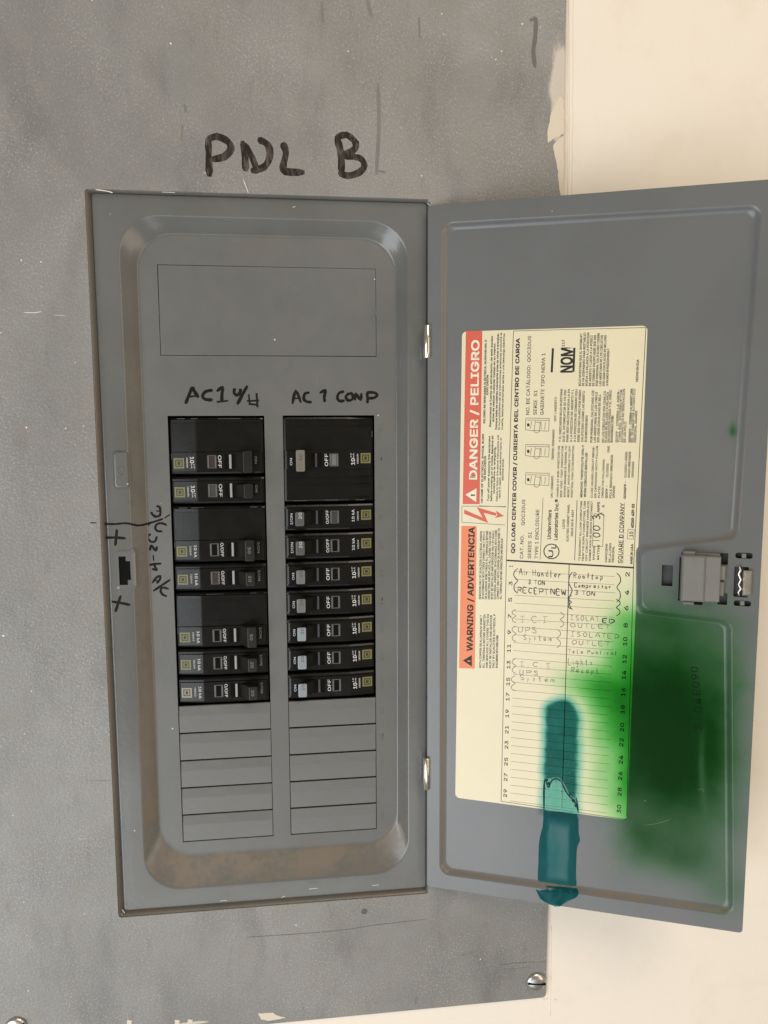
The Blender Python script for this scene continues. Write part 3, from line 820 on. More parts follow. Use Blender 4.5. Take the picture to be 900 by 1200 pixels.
for q_ in ((839, 663, 850, 680, -1, 3.0, .5), (841, 682, 848, 699, -1, 2.4, .5)):
    mb = MB(); dbox(mb, *q_); mb.build('latch_tongue', 'latch', door)
mb = MB()
zp = [(866, 663), (867.5, 668), (865.5, 673), (868, 679), (865.5, 685), (868, 690), (865, 694), (866, 698)]
mb.tube([(D(x, y, 1.5)[0], -D(x, y, 1.5)[1], 1.0 + (i % 2) * .8) for i, (x, y) in enumerate(zp)], .75, .8); mb.build('latch_spring', 'steel', door)
mb = MB(); dbox(mb, 872, 669, 880.5, 699, -.5, 3.2, 1.1); mb.build('latch_bolt', 'brass', door)
for (x, y) in ((872, 651.5), (870, 707)):
    mb = MB(); dbox(mb, x - 2.5, y - 3, x + 2.5, y + 3, -2.4, -.5, .3); mb.build('latch_rivet', 'latch', door)

# printed label
LA = [(541.5, 388.5), (759, 381.5), (734.5, 961), (533.5, 934.5)]
lp = [D(*q) for q in LA]
lb = sheet(fillet([(q[0], -q[1]) for q in lp], 3.0, 5), [], FD + .12, .12)
label = link('printed_label', lb, 'label', door)
label['label'] = 'cream and red danger label stained green and teal'
LZ = FD + .15
_v = Vector((lp[0][0] - lp[3][0], -(lp[0][1] - lp[3][1]))).normalized()      # up along the label = reading direction
_h = Vector((_v.y, -_v.x))                                                # to the right
ink, thin, redm, orm, whm = MB(), MB(), MB(), MB(), MB()
def T(s, px, py, py1, cap, mb=None, bold=0.0, z=LZ):
    bold += .012
    """text reading upwards: baseline starts at (px,py) and ends at height py1"""
    mb = mb or thin
    if cap < 2.3: bold += .016
    a_ = D(px, py); b_ = D(px + (py - py1) * .025, py1)
    put_text(mb, s, (a_[0], -a_[1]), (_v.x, _v.y), a_[1] - b_[1], cap, z + random.uniform(0, .004), bold)
def quad(mb, c, z=LZ):
    mb.add([(D(*q)[0], -D(*q)[1], z) for q in c], [tuple(range(len(c)))])
def line(mb, p, q, w, z=LZ):
    a_ = Vector((D(*p)[0], -D(*p)[1])); b_ = Vector((D(*q)[0], -D(*q)[1])); n_ = (b_ - a_).normalized(); n_ = Vector((-n_.y, n_.x)) * w / 2
    mb.add([(*(a_ + n_), z), (*(a_ - n_), z), (*(b_ - n_), z), (*(b_ + n_), z)], [(0, 1, 2, 3)])
Z3 = lambda X, Y: (520 + X / 3.4615, 370 + Y / 3.4615)
Z4 = lambda X, Y: (520 + X / 3.4615, 650 + Y / 3.4615)
def T3(s, X, Y, Y1, cap, mb=None, bold=0.0): T(s, 520 + X / 3.4615, 370 + Y / 3.4615, 370 + Y1 / 3.4615, cap, mb, bold)
quad(redm, [Z3(90, 62), Z3(157, 62), Z3(146, 764), Z3(77, 764)])
T3('DANGER / PELIGRO', 134, 663, 100, 6.7, whm, .02)
for m_ in (whm,):
    m_.v = [(x, y, z + .02) for x, y, z in m_.v]
quad(whm, [Z3(88, 726), Z3(133, 700), Z3(132, 756)], LZ + .02)
T3('!', 126, 731, 725, 3.6, ink, .02); ink.v = [(x, y, z + .03) for x, y, z in ink.v]
quad(orm, [Z3(72, 852), Z3(134, 853), Z4(126, 462), Z4(62, 460)])
T('WARNING / ADVERTENCIA', 553.6, 763, 618, 5.3, ink, .022, LZ + .03)
quad(ink, [(542.5, 774), (553, 767.5), (553, 781)], LZ + .03)
T('!', 551.2, 775.5, 774, 2.6, orm, .02, LZ + .05)
# lightning arrow in its box
Z2 = lambda X, Y: (530 + X / 7.5, 520 + Y / 7.5)
for a_, b_ in (((85, 548), (470, 552)), ((85, 690), (465, 714)), ((85, 548), (85, 690)), ((235, 545), (475, 556))):
    line(thin, Z2(*a_), Z2(*b_), .28)
quad(redm, [Z2(105, 578), Z2(268, 650), Z2(214, 556), Z2(262, 578), Z2(385, 612), Z2(385, 590), Z2(455, 636), Z2(374, 652), Z2(384, 632), Z2(276, 606), Z2(318, 697), Z2(105, 616)][:0] or
     [Z2(105, 578), Z2(268, 650), Z2(316, 697), Z2(105, 616)])
quad(redm, [Z2(214, 556), Z2(276, 604), Z2(316, 697), Z2(268, 650)], LZ + .002)
quad(redm, [Z2(214, 556), Z2(388, 610), Z2(386, 634), Z2(274, 606)], LZ + .004)
quad(redm, [Z2(384, 588), Z2(455, 636), Z2(374, 652), Z2(396, 628)], LZ + .006)
# danger paragraphs
for i, (s, Y, Y1, b) in enumerate((('HAZARD OF ELECTRICAL SHOCK, BURN', 760, 480, .016), ('OR EXPLOSION', 668, 570, .016), ('Turn off power supplying this equipment', 752, 488, .012), ('before working on or inside. Replace all', 752, 486, .012),
        ('covers before re-energizing.', 722, 532, .012), ('Failure to follow this above instructions will', 752, 484, 0), ('result in death, severe personal injury, or', 740, 494, 0), ('electrical shock.', 668, 580, 0))):
    T3(s, (158, 170, 184, 196, 207, 219, 230, 242)[i], Y, Y1, 1.6, thin if b < .013 else ink, b)
for i, (s, Y, Y1, b) in enumerate((('PELIGRO DE DESCARGA ELÉCTRICA, QUEMADURA O', 436, 98, .016), ('EXPLOSIÓN', 320, 240, .016), ('Desconecte la fuente de alimentación de este equipo', 450, 82, .012), ('antes de realizar cualquier trabajo en su interior.', 430, 110, .012),
        ('Coloque todas las cubiertas nuevamente antes de volver a energizar.', 462, 70, .012), ('El incumplimiento de las instrucciones anteriores producirá la', 462, 70, 0), ('muerte, lesiones personales serias o una descarga eléctrica.', 462, 70, 0))):
    T3(s, (168, 180, 192, 204, 216, 228, 240)[i], Y, Y1, 1.6, thin if b < .013 else ink, b)
# dense paragraphs
ES = 'EQUIPO DEBE SER INSTALADO POR PERSONAL CALIFICADO CIERRE LAS ABERTURAS DE LOS CIRCUITOS SIN USAR CON PLACAS DE RELLENO LA PALANCA EN POSICION MEDIA Y EL INDICADOR ROJO MUESTRAN QUE EL INTERRUPTOR SE HA DISPARADO PARA RESTABLECER MUEVA LA PALANCA A LA POSICION DE ABIERTO Y LUEGO A LA POSICION DE CERRADO'.split()
EN = 'THIS EQUIPMENT MUST BE INSTALLED AND SERVICED ONLY BY QUALIFIED ELECTRICAL PERSONNEL IN ACCORDANCE WITH CODES CONNECT ONLY WITH COPPER OR ALUMINUM WIRE TORQUE ALL TERMINALS BEFORE ENERGIZING AND REPLACE ALL COVERS'.split()
def para(words, X0, X1, n, Ya, Yb, cap, zf=Z3, nch=34, mb=None, bold=0.0, last=.7):
    wi = random.randrange(len(words))
    for i in range(n):
        s = ''
        while len(s) < nch: s += words[wi % len(words)] + ' '; wi += 1
        s = s[:nch].strip(); X = X0 + (X1 - X0) * (i + .9) / n
        k = last if i == n - 1 else random.uniform(.94, 1)
        p, q = zf(X, Ya), zf(X, Ya + (Yb - Ya) * k)
        T(s, p[0], p[1], q[1], cap, mb or thin, bold)
para(ES, 543, 668, 9, 285, 68, 1.8, nch=30)
para(ES, 462, 582, 8, 512, 297, 1.8, nch=28, last=.5)
para(ES, 590, 632, 3, 514, 297, 1.8, nch=27, mb=ink, last=.9)
para(ES, 640, 686, 4, 514, 297, 1.8, nch=28, last=.5)
T3('QOFP - CIERRA LA ABER-', 705, 514, 300, 1.75); T3('TURA DEL INTERRUPTOR', 716, 514, 300, 1.75); T3('AUTOMATICO DE DERIVACION', 727, 514, 297, 1.75); T3('DE UN POLO', 738, 514, 430, 1.75)
T3('QONQFP - CIERRA LA ABERTURA', 758, 514, 295, 1.75, ink, .01); T3('DEL INTERRUPTOR AUTOMATICO', 769, 514, 297, 1.75); T3('PRINCIPAL GRANDE', 780, 514, 385, 1.75)
T3('QO LOAD CENTER COVER / CUBIERTA DEL CENTRO DE CARGA', 288, 963, 92, 3.1, ink, .032)
T3('CAT. NO.', 322, 985, 890, 2.9); T3('QOC30US', 328, 850, 746, 2.9); T3('NO. DE CATÁLOGO:  QOC30US', 347, 402, 82, 2.9)
T3('SERIES  S1', 354, 985, 878, 2.9); T3('SERIE  S1', 377, 402, 302, 2.9)
T3('TYPE 1 ENCLOSURE', 382, 985, 786, 2.9); T3('GABINETE TIPO NEMA 1', 405, 402, 152, 2.9)
line(ink, Z3(391, 988), Z3(403, 738), .3); line(ink, Z3(531, 992), Z3(541, 748), .4)
# safety-lab mark
uc = D(*Z3(437, 956))
mb_ = ink; n = 26
for k in range(n):
    t0_, t1_ = 2 * math.pi * k / n, 2 * math.pi * (k + 1) / n
    mb_.add([(uc[0] + r_ * math.cos(t), -uc[1] + r_ * math.sin(t), LZ) for r_, t in ((5.0, t0_), (5.0, t1_), (4.35, t1_), (4.35, t0_))], [(0, 1, 2, 3)])
T3('U', 443, 980, 952, 4.0, ink, .01); T3('L', 455, 944, 928, 4.0, ink, .01)
T3('Underwriters', 434, 906, 788, 3.1, ink, .012); T3('Laboratories Inc.®', 461, 910, 745, 3.1, ink, .012)
T3('LISTED', 490, 864, 826, 1.75); T3('ELECTRIC CABINET PANEL', 506, 915, 765, 1.75); T3('ISSUE NO R-3829', 524, 895, 788, 1.75)
for i, s in enumerate(('TO DISCONNECT ALL LOAD CONDUCTORS', 'FROM THE SUPPLY CONDUCTORS, TURN', 'OFF CIRCUIT BREAKER HANDLE(S)', 'MARKED MAIN OR SERVICE DISCONNECT')):
    T3(s, 554 + i * 14, 994, 752, 1.6)
T3('MAINS', 612, 990, 936, 1.75); T3('RATING', 630, 990, 930, 1.75)
for a_, b_ in (((603, 934), (645, 936)), ((645, 936), (650, 806)), ((650, 806), (610, 803)), ((610, 803), (603, 934))): line(ink, Z3(*a_), Z3(*b_), .3)
T3('AMPS', 632, 798, 756, 2.2); T3('A', 652, 778, 768, 2.2)
T3('CAPACIDAD', 662, 1000, 925, 1.75); T3('DE LA LINEA', 677, 1000, 922, 1.75); T3('PRINCIPAL', 690, 1000, 935, 1.75)
T3('SQUARE D COMPANY', 724, 1004, 760, 3.6, ink, .0)
line(thin, Z3(727, 1004), Z3(733, 758), .2)
T3('MADE IN U.S.A.', 765, 1006, 925, 1.75, ink, .02); T3('15', 766, 896, 876, 2.6, ink, .01); T3('40265-439-02', 770, 860, 764, 2.2, ink, .02); T3('HECHO EN EUA', 788, 268, 178, 1.75, ink, .01)
for a_, b_ in (((745, 905), (770, 906)), ((770, 906), (773, 868)), ((773, 868), (748, 866)), ((748, 866), (745, 905))): line(ink, Z3(*a_), Z3(*b_), .25)
T3('ON / CERRADO', 442, 738, 650, 1.75); T3('TRIPPED / DISPARADO', 446, 585, 462, 1.75); T3('OFF / ABIERTO', 456, 428, 330, 1.75)
for i, s in enumerate(('HANDLE AT MID-POSITION OR', 'RED VISI-TRIP INDICATOR', 'SHOWS BREAKER IS TRIPPED. TO', 'RESET, MOVE HANDLE TO OFF', 'POSITION, THEN TO ON POSITION')):
    T3(s, 465 + i * 14.5, 736, 528, 1.6)
T3('REMOVE TWISTOUTS ONLY', 562, 736, 524, 1.75, ink, .012); T3('WHEN CIRCUITS INSTALLED', 577, 736, 556, 1.75, ink, .012)
for i, (s, e) in enumerate((('CLOSE UNUSED CIRCUIT BREAK-', 528), ('ER OPENINGS WITH FILLER', 528), ('PLATES.', 690), ('ORDER THE FOLLOWING:', 582))):
    T3(s, 604 + i * 14.5, 738, e, 1.6)
T3('QOFP -', 664, 740, 690, 1.75, ink, .012); T3('CLOSES', 667, 655, 600, 1.75); T3('ONE', 672, 555, 528, 1.75); T3('POLE BRANCH BREAKER', 680, 740, 565, 1.75); T3('OPENING', 693, 740, 690, 1.75)
T3('QONQFP -', 738, 742, 672, 1.75, ink, .016); T3('CLOSES LARGE', 741, 656, 552, 1.75); T3('MAIN BREAKER', 755, 656, 552, 1.75); T3('OPENING', 770, 656, 592, 1.75)
# NOM mark
line(ink, Z3(438, 230), Z3(443, 132), 1.3); line(ink, Z3(526, 228), Z3(530, 130), 1.3)
T3('NOM', 520, 229, 130, 9.6, ink, .014); T3('117', 490, 124, 98, 2.2)
# little breaker drawings
for (ya, yb) in ((415, 470), (522, 575), (637, 690)):
    for a_, b_ in (((333, ya), (428, ya + 2)), ((333, ya), (331, yb - 8)), ((331, yb - 8), (352, yb - 5)), ((338, ya + 8), (428, ya + 10)), ((428, ya), (426, yb - 2)), ((352, yb - 5), (426, yb - 2)),
                   ((372, ya + 12), (366, yb)), ((366, yb), (376, yb + 6)), ((376, yb + 6), (388, yb)), ((388, yb), (392, ya + 14)), ((395, ya + 14), (395, yb - 8)), ((412, ya + 16), (410, yb - 8)), ((356, ya + 14), (352, yb - 12)), ((375, ya + 16), (392, ya + 20))):
        line(thin, Z3(*a_), Z3(*b_), .28)
    line(ink, Z3(342, ya + 22), Z3(344, ya + 34), 1.5)
# frame of the table
line(thin, Z3(283, 62), Z3(822, 48), .3); line(ink, Z3(820, 48), Z3(770, 1018), .35); line(ink, Z3(283, 62), Z3(254, 992), .35)
line(ink, Z3(253, 992), Z3(772, 1022), 1.0, LZ + .004)
line(ink, Z3(254, 992), Z4(233, 1000), .35); line(ink, Z3(770, 1018), Z4(742, 1062), .35, LZ + .002); line(thin, Z4(233, 1000), Z4(741, 1074), .35)
line(ink, Z4(509, 38), Z4(479, 1030), .45, LZ + .004)
for k in range(-15, 16):
    y = 808.6 + 9.27 * k
    if y > 940: continue
    x = 603.5 - (y - 668) * .022
    a_ = D(x, y); l_ = random.uniform(61, 62.5); b_ = (a_[0] + _h.x * l_, a_[1] - _h.y * l_)
    n_ = Vector((0, .085))
    thin.add([(a_[0], -a_[1] + .08, LZ), (a_[0], -a_[1] - .1, LZ), (b_[0], -b_[1] - .1, LZ), (b_[0], -b_[1] + .08, LZ)], [(0, 1, 2, 3)])
for i, Y in enumerate((47, 117, 183, 250, 315, 380, 447, 515, 577, 645, 710, 772, 840, 903, 968)):
    s = str(2 * i + 1); hw = (3 if s == '1' else 8) if len(s) == 1 else 16
    p = Z4(281 - Y * .026, Y + hw); q = Z4(0, Y - hw); T(s, p[0], p[1], q[1], 3.1, ink, .006)
for i, Y in enumerate((80, 154, 217, 287, 352, 424, 488, 558, 628, 700, 762, 832, 898, 962, 1032)):
    s = str(2 * i + 2); hw = 9 if len(s) == 1 else 17
    p = Z4(756 - Y * .037, Y + hw); q = Z4(0, Y - hw); T(s, p[0], p[1], q[1], 3.3, ink, .006)
para(EN, 140, 236, 8, 1150, 860, 1.8, nch=44, last=.85)
para(EN, 140, 220, 6, 460, 238, 1.8, zf=Z4, nch=30, last=.6)
redm.build('red_print', 'red', door); orm.build('orange_print', 'orange', door); whm.build('white_lettering', 'labelwhite', door)
ink.build('black_lettering', 'dink', door); thin.build('fine_print', 'dthin', door)
# handwriting on the schedule
ZH = lambda X, Y: D(590 + X / 5.625, 655 + Y / 5.625)
mb = MB()
hw = lambda s, x0, y0, x1, h, w=.3, mbx=None, sl=.06: hand(mbx or mb, s, ZH, x0, y0 + random.uniform(-5, 5), x1, h * random.uniform(.9, 1.1), w * .78, LZ + .02, .075, 0, sl + random.uniform(-.02, .02), .04)
hw('Air Handler', 104, 102, 390, 40); hw('3 TON', 162, 164, 280, 28); hw('RECEPT', 92, 215, 305, 34, .38); hw('NEW', 312, 228, 420, 34, .38)
hw('Rooftop', 460, 126, 665, 38); hw('Compressor', 466, 184, 720, 34); hw('3 TON', 470, 232, 610, 30)
hw('ED', 650, 418, 742, 30, .48)
def brace(x, y0, y1, s, w=.28, m_=None):
    h_ = y1 - y0
    pts = [(x, y0), (x - s * 22, y0 + h_ * .12), (x - s * 26, y0 + h_ * .3), (x - s * 6, y0 + h_ * .45), (x - s * 4, y0 + h_ * .52), (x - s * 24, y0 + h_ * .68), (x - s * 22, y0 + h_ * .88), (x, y1)]
    (m_ or mb).tube(smoothpts([(ZH(*p)[0], -ZH(*p)[1], LZ + .03) for p in pts], 3), w, .04)
brace(95, 62, 226, 1); brace(455, 85, 335, .9); brace(745, 92, 285, -1); brace(742, 265, 375, -1)
brace(450, 240, 330, .9)
mb.build('handwriting', 'pen', door)
mb = MB()
for s, x0, y0, x1, h in (('I.C.I.', 110, 415, 330, 42), ('UPS', 96, 486, 230, 36), ('System', 130, 535, 330, 40), ('I.C.I.', 104, 704, 360, 34), ('UPS', 104, 760, 240, 32), ('System', 108, 800, 350, 36),
                         ('ISOLAT', 440, 402, 640, 32), ('OUTLET', 440, 448, 715, 28), ('ISOLATED', 440, 512, 770, 32), ('OUTLET', 450, 564, 715, 30), ('Tele Publicat', 425, 620, 760, 26), ('Lights', 425, 692, 600, 42), ('Recept', 445, 745, 640, 38),
                         ('" "', 665, 735, 720, 24), ('" "', 600, 790, 650, 20)):
    hw(s, x0, y0, x1, h, .26, mb, .05)
brace(84, 332, 420, 1, .22, mb); brace(84, 440, 545, 1, .22, mb); brace(372, 350, 450, -1, .22, mb); brace(350, 462, 585, -1, .22, mb); brace(84, 655, 755, 1, .22, mb); brace(78, 770, 870, 1, .22, mb)
mb.build('pencil_writing', 'pencil', door)
mb = MB()
hand(mb, '100 3', lambda x, y: D(x, y), 703, 635, 703 + 34, 8.2, .3, LZ + .02, .04, -math.pi / 2, 0, .04)
mb.tube([(D(*Z3(x, y))[0], -D(*Z3(x, y))[1], LZ + .03) for x, y in ((652, 815), (640, 800), (628, 806), (618, 812))], .3, .04)
mb.build('handwriting', 'pen', door)
# stamped number seen through the green
mb = MB()
for k, (s, py) in enumerate((('0', 784), ('9', 793), ('0', 802), ('E', 811), ('4', 821), ('0', 831), ('2', 852))):
    a_ = dor(813 + k * .8, py, FD)
    put_text(mb, s, (a_[0] + 2.5, -a_[1] - 2), (0, 1), 3.6, 6.0, FD + .03, .0)
mb.build('stamped_number', simple('stamp_black_green', (.004, .008, .004), .7, spec=.1), door)
o = strokes('scratch', [[(818, 926), (822, 924), (825, 928)], [(755, 967), (770, 965), (786, 960)]], lambda x, y: D(x, y), .12, FD + .02, simple('pale_green_scratch', (.10, .16, .09), .5), door, .02); o['kind'] = 'stuff'
# chip at the lower rim of the door
strokes('chip', [[(822, 1089), (825, 1090)]], lambda x, y: dor(x, y, 0), .5, .1, 'chip', door, .1)

# teal run over the label and down the door
def film(name, pts, z, th, mat, crown=0.0):
    """a thin film with rounded edges"""
    q_ = [D(p[0], p[1], z) for p in pts]
    q_ = [(p[0], -p[1]) for p in q_]
    q_ = smoothpts(q_ + [q_[0]], 3)[:-1]
    me_ = sheet(q_, [], z + th, th, min(.12, th * .4))
    return link(name, me_, mat, door)
film('clear_tape', [(638, 913), (648, 911), (656, 912), (663, 921), (668, 932), (676, 938), (676.5, 953.5), (656, 951), (637.5, 948)], LZ + .03, .12, 'tape')
mb = MB()
for st in ([(638.5, 912), (641, 919), (643, 923), (645.5, 916), (649, 913), (653, 912.5), (658, 916)], [(658, 916), (662, 925), (667, 933), (672, 937), (675, 942), (677.5, 951)], [(675, 935), (677, 944), (677.5, 952)], [(638, 914), (637.5, 930), (637.5, 948)]):
    mb.tube(smoothpts([(D(x, y)[0], -D(x, y)[1], LZ + .1) for x, y in st], 2), random.uniform(.35, .6), .2)
for (x, y, r_) in ((643, 918, 1.1), (641, 914, .9), (672, 938, 1.2), (675, 944, 1.0), (668, 931, .8)):
    q = D(x, y); mb.cyl((q[0], -q[1]), r_, LZ, LZ + .25, 9, .15)
o = mb.build('torn_film_edge', simple('dark_teal_edge', (.004, .045, .045), .6, spec=.05), door); o['kind'] = 'stuff'
film('paint_run', [(637, 949), (656, 951.5), (676, 954.5), (678, 975), (679.5, 985), (676, 995), (675, 1025), (674, 1039), (653, 1036.5), (632, 1036), (631, 1010), (632, 985), (636, 968)], FD + .05, .25, 'teal')
mb = MB()
for k in range(46):
    x = random.choice((random.gauss(644, 2), random.gauss(670, 3), random.uniform(643, 674))); y = random.uniform(862, 935)
    q = D(x, y, LZ); mb.cyl((q[0], -q[1]), random.uniform(.15, .5), LZ, LZ + random.uniform(.25, .6), 8, .1)
o = mb.build('dried_bubble', simple('dried_teal_bubble', (.02, .15, .14), .12, var=.6), door); o['kind'] = 'stuff'
mb = MB()
rows = [[(630, 1037), (645, 1038.5), (660, 1039.5), (676, 1041)], [(628, 1043), (645, 1045), (661, 1046), (678, 1046)], [(631, 1049), (645, 1051), (660, 1051.5), (677, 1050)],
        [(633, 1053), (646, 1056.5), (659, 1055.5), (674, 1052.5)], [(638, 1057), (647, 1060), (657, 1059.5), (669, 1054.5)], [(645, 1060), (650, 1062.5), (656, 1062.5), (663, 1057.5)]]
hz = [[-1.9, -1.3, -1.4, -1.9], [.1, .7, .6, .1], [.7, 1.4, 1.2, .8], [.3, 1.7, 1.0, .5], [.4, 2.0, 1.6, .6], [.5, .9, 1.0, .5]]
vs = []
def up(rw, n_):
    out = []
    for i in range(len(rw) - 1):
        for k in range(n_): t = k / n_; out.append(tuple(rw[i][j] + (rw[i + 1][j] - rw[i][j]) * t for j in range(3)))
    out.append(rw[-1]); return out
R3 = [up([(p[0], p[1], h_) for p, h_ in zip(rw, hr)], 4) for rw, hr in zip(rows, hz)]
R4 = []
for i in range(len(R3) - 1):
    for k in range(4):
        t = k / 4; R4.append([tuple(p[j] + (q[j] - p[j]) * t for j in range(3)) for p, q in zip(R3[i], R3[i + 1])])
R4.append(R3[-1])
nc = len(R4[0])
for rw in R4:
    for (x, y, z) in rw:
        z += .22 * math.sin(x * .5 + y * .4); q = D(x, y, z); vs.append((q[0], -q[1], z))
fs = [(i * nc + j, i * nc + j + 1, (i + 1) * nc + j + 1, (i + 1) * nc + j) for i in range(len(R4) - 1) for j in range(nc - 1)]
mb.add(vs, fs, True)
o = mb.build('paint_curl', 'teal', door)
md = o.modifiers.new('thickness', 'SOLIDIFY'); md.thickness = .0003
# ------------------------------------------------------------------ breakers
# local x from the outer (emblem) end to the centre (ON) end, y up, z out; lower left corner of the face is the origin
BW = 60.0
def bodymesh(h):
    """profile with a sloped emblem end"""
    mb = MB()
    pr_ = [(0, -28), (0, -2.7), (.7, -1.9), (16.6, .15), (17.2, .2), (57.5, .2), (59.2, -.2), (59.8, -1.2), (59.8, -28)]
    def sec(y, dz, dx=0.0):
        return [(min(max(x, dx), 59.8 - dx), y, z + (dz if z > -20 else 0)) for x, z in pr_]
    g = .45
    mb.loft([sec(g, -2.2, .4), sec(g + .5, -1.2), sec(g + 1.5, -.75), sec(h - g - 1.6, -.75), sec(h - g - .9, -1.0), sec(h - g, -2.2, .4)], True, True)
    return mb
def land(mb, y0, y1):
    """raised strip that carries the handle, one per breaker"""
    pr_ = [(1.2, -2.2), (1.6, -1.75), (16.6, .35), (17.2, .4), (57.0, .4), (58.2, .1), (58.6, -.8), (58.6, -2.2)]
    sec = lambda y, dz, i=0: [(x, y, z + dz) for x, z in pr_]
    mb.loft([sec(y0, -.9), sec(y0 + .35, 0), sec(y1 - .35, 0), sec(y1, -.9)], True, True)
def make_breaker(name, poles, kind, tog, rating, logo, right, label, flag):
    h = poles * PI_ - .5
    yc = {1: h / 2 - .2, 2: 8.6, 3: h / 2 + .3}[poles]
    o = thing(name, label, 'circuit breaker', 'circuit breakers in the two columns of the panel')
    mb = bodymesh(h)
    land(mb, yc - 6.3, yc + 6.3)
    if poles == 2:
        land(mb, h - 4.4, h - 1.9)
        mb.box(17.5, 57, h - 6.4, h - 6.1, -1, -.35); mb.box(17.5, 57, 18.2, 18.5, -1, -.35)
    if poles == 3:
        for y_ in (h - 12, h - 16.5, 6.5, h - 3.2, 3.0): mb.box(2, 57.6, y_, y_ + .35, -3, -.30)
    mb.build('body', 'black', o)
    if poles > 1:  # pale strips: worn edges and edge highlights put in as colour
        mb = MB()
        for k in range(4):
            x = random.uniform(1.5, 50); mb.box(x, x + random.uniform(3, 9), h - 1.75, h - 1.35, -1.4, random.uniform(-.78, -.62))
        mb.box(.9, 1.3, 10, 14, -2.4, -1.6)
        o2 = mb.build('worn_edge_highlight', 'toggle_mid', o); o2['kind'] = 'stuff'
    zs = lambda x: -1.72 + (x - 1.6) * (2.1 / 15.0) if x < 16.6 else .4
    # emblem: square outline with a letter D in it, lying on the sloped end
    xa, xb = 2.2, 8.9
    def sl(mbx, x0, x1, y0, y1, dz):
        mbx.add([(x0, y0, zs(x0) + dz), (x1, y0, zs(x1) + dz), (x1, y1, zs(x1) + dz), (x0, y1, zs(x0) + dz)], [(0, 1, 2, 3)])
    yb = yc - .9
    mb = MB(); cx = (xa + xb) / 2
    sl(mb, xa, xb, yb - 3.3, yb + 3.3, .03)
    em = mb.build('emblem', 'pale_olive' if logo == 'faded' else 'olive', o)
    mb = MB()
    for (x0, x1, y0, y1) in ((cx - 2.3, cx + 2.3, 1.65, 2.3), (cx - 2.3, cx + 2.3, -2.3, -1.65), (cx - 2.3, cx - 1.65, -1.65, 1.65), (cx + 1.65, cx + 2.3, -1.65, 1.65)):
        sl(mb, x0, x1, yb + y0, yb + y1, .05)
    sl(mb, cx - .9, cx + .9, yb - 1.1, yb + 1.1, .05); mb.build('emblem_lines', 'ink', em)
    # printing, reads downwards on the left column (the right column is the same thing turned round)
    mb = MB()
    def pt(s, x, y0, l, cap, bold=.01, z=None):
        put_text(mb, s, (x, y0), (0, -1), l, cap, (zs(x + cap / 2) if z is None else z) + .06, bold)
    if kind == 'A':
        pt('10', 12.8, yb + 4.1, 4.0, 3.4, .02)
        for i_, s_ in enumerate(('kA', '1P')): pt(s_, 13.2 + i_ * 1.6, yb - .4, 3.0, 1.2, .01)
        pt('120/240V', 10.4, yb + 3.7, 6.6, 1.3, .02)
        pt('OFF', 30.4, yc + 4.0, 8.0, 2.9, .008)
    else:
        pt('10 kA', 13.4, yb + 4.2, 8.0, 2.4, .012)
        pt('120/240', 10.6, yb + 3.6, 6.0, 1.4, .01)
        pt('O/OFF', 30.4, yc + 4.4, 9.0, 2.6, .006)
    mb.build('printed_text', 'white', o)
    mb = MB(); 
    if kind == 'A': put_text(mb, 'ON', (53.6, yc + 3.2), (0, -1), 4.6, 2.0, .46, .012)
    else: put_text(mb, 'I/ON', (54.0, yc + 4.4), (0, -1), 7.2, 2.0, .46, .012)
    mb.build('on_mark', 'white' if right else 'greyprint', o)
    # trip window
    mb = MB(); x0, x1 = 23.6, 29.4
    for b in ((x0, x1, yc - 4.2, yc - 3.7), (x0, x1, yc + 3.7, yc + 4.2), (x0, x0 + 1.2, yc - 3.7, yc + 3.7), (x1 - 1.2, x1, yc - 3.7, yc + 3.7)):
        mb.box(b[0], b[1], b[2], b[3], .2, .95, .15)
    w_ = mb.build('trip_window', 'window_grey', o)
    mb = MB(); mb.box(x0 + 1.3, x1 - 1.3, yc - 3.7, yc + 3.7, .1, .44); mb.build('trip_flag', flag, w_)
    # handle well: dark slot with the pale guide bar
    mb = MB(); mb.box(34.2, 48.0, yc - 4.9, yc + 4.9, .05, .43); mb.build('handle_slot', 'deep', o)
    mb = MB(); mb.box(37.4, 38.9, yc - 4.5, yc + 4.5, .3, 1.2, .3); mb.build('guide_bar', 'bar' if not right else 'darkgrey', o)
    # handle, leaning to the ON end
    hw_ = 4.7 if poles == 1 else 7.0
    b0, b1, t0_, t1_, ht = 41.0, 48.6, 46.6, 52.6, 8.6
    if poles == 3: b0, b1, t0_, t1_, ht = 40.5, 49, 45.5, 51.5, 8.8
    q4 = lambda xa_, xb_, w2, z: [(x, y, z) for x, y in fillet(rect(xa_, xb_, yc - w2, yc + w2), .8, 2)]
    mb = MB(); mb.loft([q4(b0, b1, hw_ - .6, .2), q4(t0_ - .3, t1_ - .1, hw_, ht - .9), q4(t0_, t1_ - .3, hw_ - .1, ht - .3), q4(t0_ + .6, t1_ - .9, hw_ - .7, ht)], True, False)
    hn = mb.build('toggle', 'toggle_dark', o)
    mb = MB()
    mb.loft([q4(t0_ - .05, t1_ - .25, hw_ - .05, ht - .6), q4(t0_ + .1, t1_ - .4, hw_ - .2, ht), q4(t0_ + .5, t1_ - .8, hw_ - .6, ht + .12)], False, True)
    mb.build('toggle_tip', {'dark': 'toggle_dark', 'mid': 'toggle_mid', 'grey': 'toggle_grey', 'pale': 'toggle_pale', 'beige': 'toggle_beige'}[tog], hn)
    if rating:
        mb = MB(); put_text(mb, rating, (t0_ + 1.6, yc + (2.3 if not right else -.2)), (0, -1), 4.0, 2.7, ht + .16, .0)
        mb.build('rating_number', 'greyprint' if tog == 'dark' else ('white' if tog == 'mid' else 'ink'), hn)
    return o
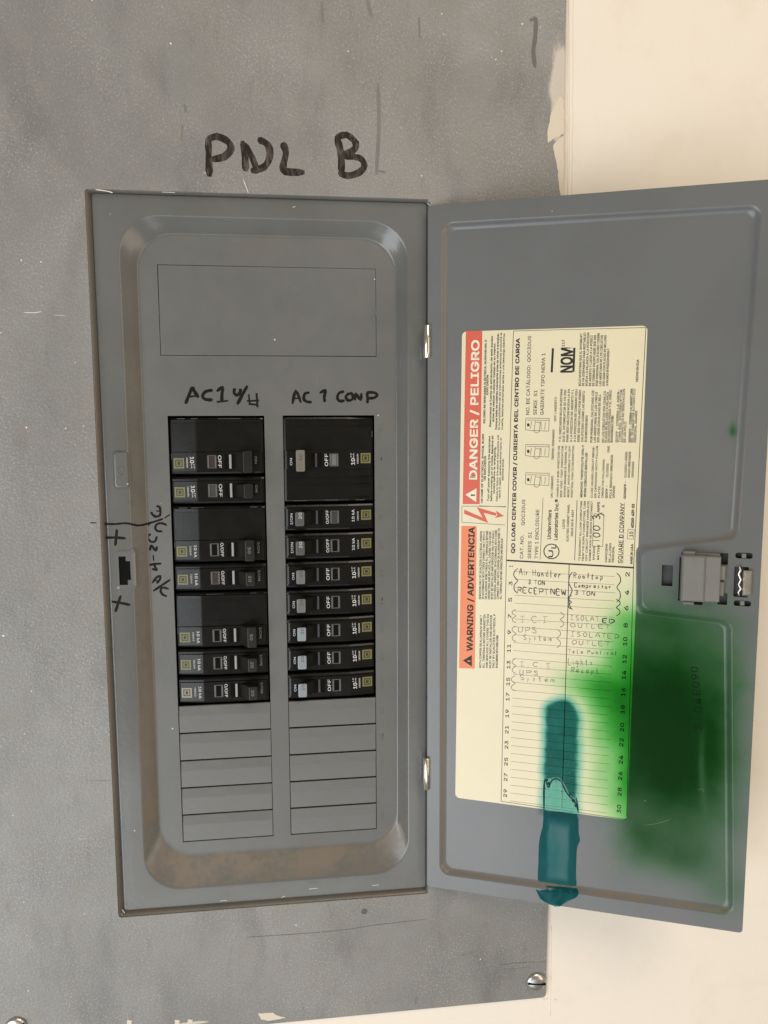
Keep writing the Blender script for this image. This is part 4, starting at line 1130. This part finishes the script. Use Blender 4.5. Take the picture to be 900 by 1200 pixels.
def place(o, right, slot, poles):
    vb = V0 + (slot + poles) * PI_
    if not right: o.location = W(LL + .3, vb - .25, REC - .2)
    else:
        vt = V0 + slot * PI_
        o.location = W(RR - .3, vt + .25, REC - .2); o.rotation_euler = (R(90), R(180), 0)
left = [  # poles, kind, tip, rating, flag, label
 (2, 'A', 'dark', '', 'redflag', 'wide black breaker at the top of the left column, under the words AC1 U/H'),
 (1, 'A', 'dark', '', 'flag_grey', 'narrow black breaker with OFF print, second from top in the left column'),
 (2, 'B', 'dark', '50', 'deep', 'wide black breaker marked 50 beside the vertical A/C UNIT writing'),
 (1, 'B', 'dark', '20', 'redflag', 'narrow black breaker marked 20 between the two wide breakers marked 50'),
 (2, 'B', 'dark', '50', 'deep', 'lower wide black breaker marked 50, fifth from top in the left column'),
 (1, 'B', 'dark', '20', 'deep', 'narrow black breaker marked 20 just under the lower wide breaker'),
 (1, 'B', 'dark', '20', 'deep', 'bottom breaker of the left column, pale faded emblem, above the grey blanks')]
right = [
 (3, 'A', 'beige', '50', 'toggle_grey', 'widest black breaker with beige handle, top of right column under AC1 COMP'),
 (1, 'B', 'mid', '20', 'flag_grey', 'narrow breaker with dark grey handle directly below the widest breaker'),
 (1, 'B', 'mid', '20', 'deep', 'lower of the two narrow breakers with dark grey handles marked 20'),
 (1, 'A', 'grey', '20', 'deep', 'upper of two breakers with mid grey handles in the right column'),
 (1, 'A', 'grey', '20', 'deep', 'lower of two breakers with mid grey handles in the right column'),
 (1, 'A', 'pale', '20', 'deep', 'topmost of the three narrow breakers with pale bluish handles'),
 (1, 'A', 'pale', '20', 'deep', 'middle one of the three narrow breakers with pale bluish handles'),
 (1, 'A', 'pale', '20', 'deep', 'bottom breaker of the right column, pale handle marked 20, above the blanks')]
for col, isr in ((left, False), (right, True)):
    s_ = 0
    for i, (poles, kind, tog, rating, flag, lab) in enumerate(col):
        nm = {1: 'single_pole_breaker', 2: 'double_pole_breaker', 3: 'triple_pole_breaker'}[poles]
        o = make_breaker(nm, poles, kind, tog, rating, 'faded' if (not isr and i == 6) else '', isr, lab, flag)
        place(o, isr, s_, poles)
        s_ += poles
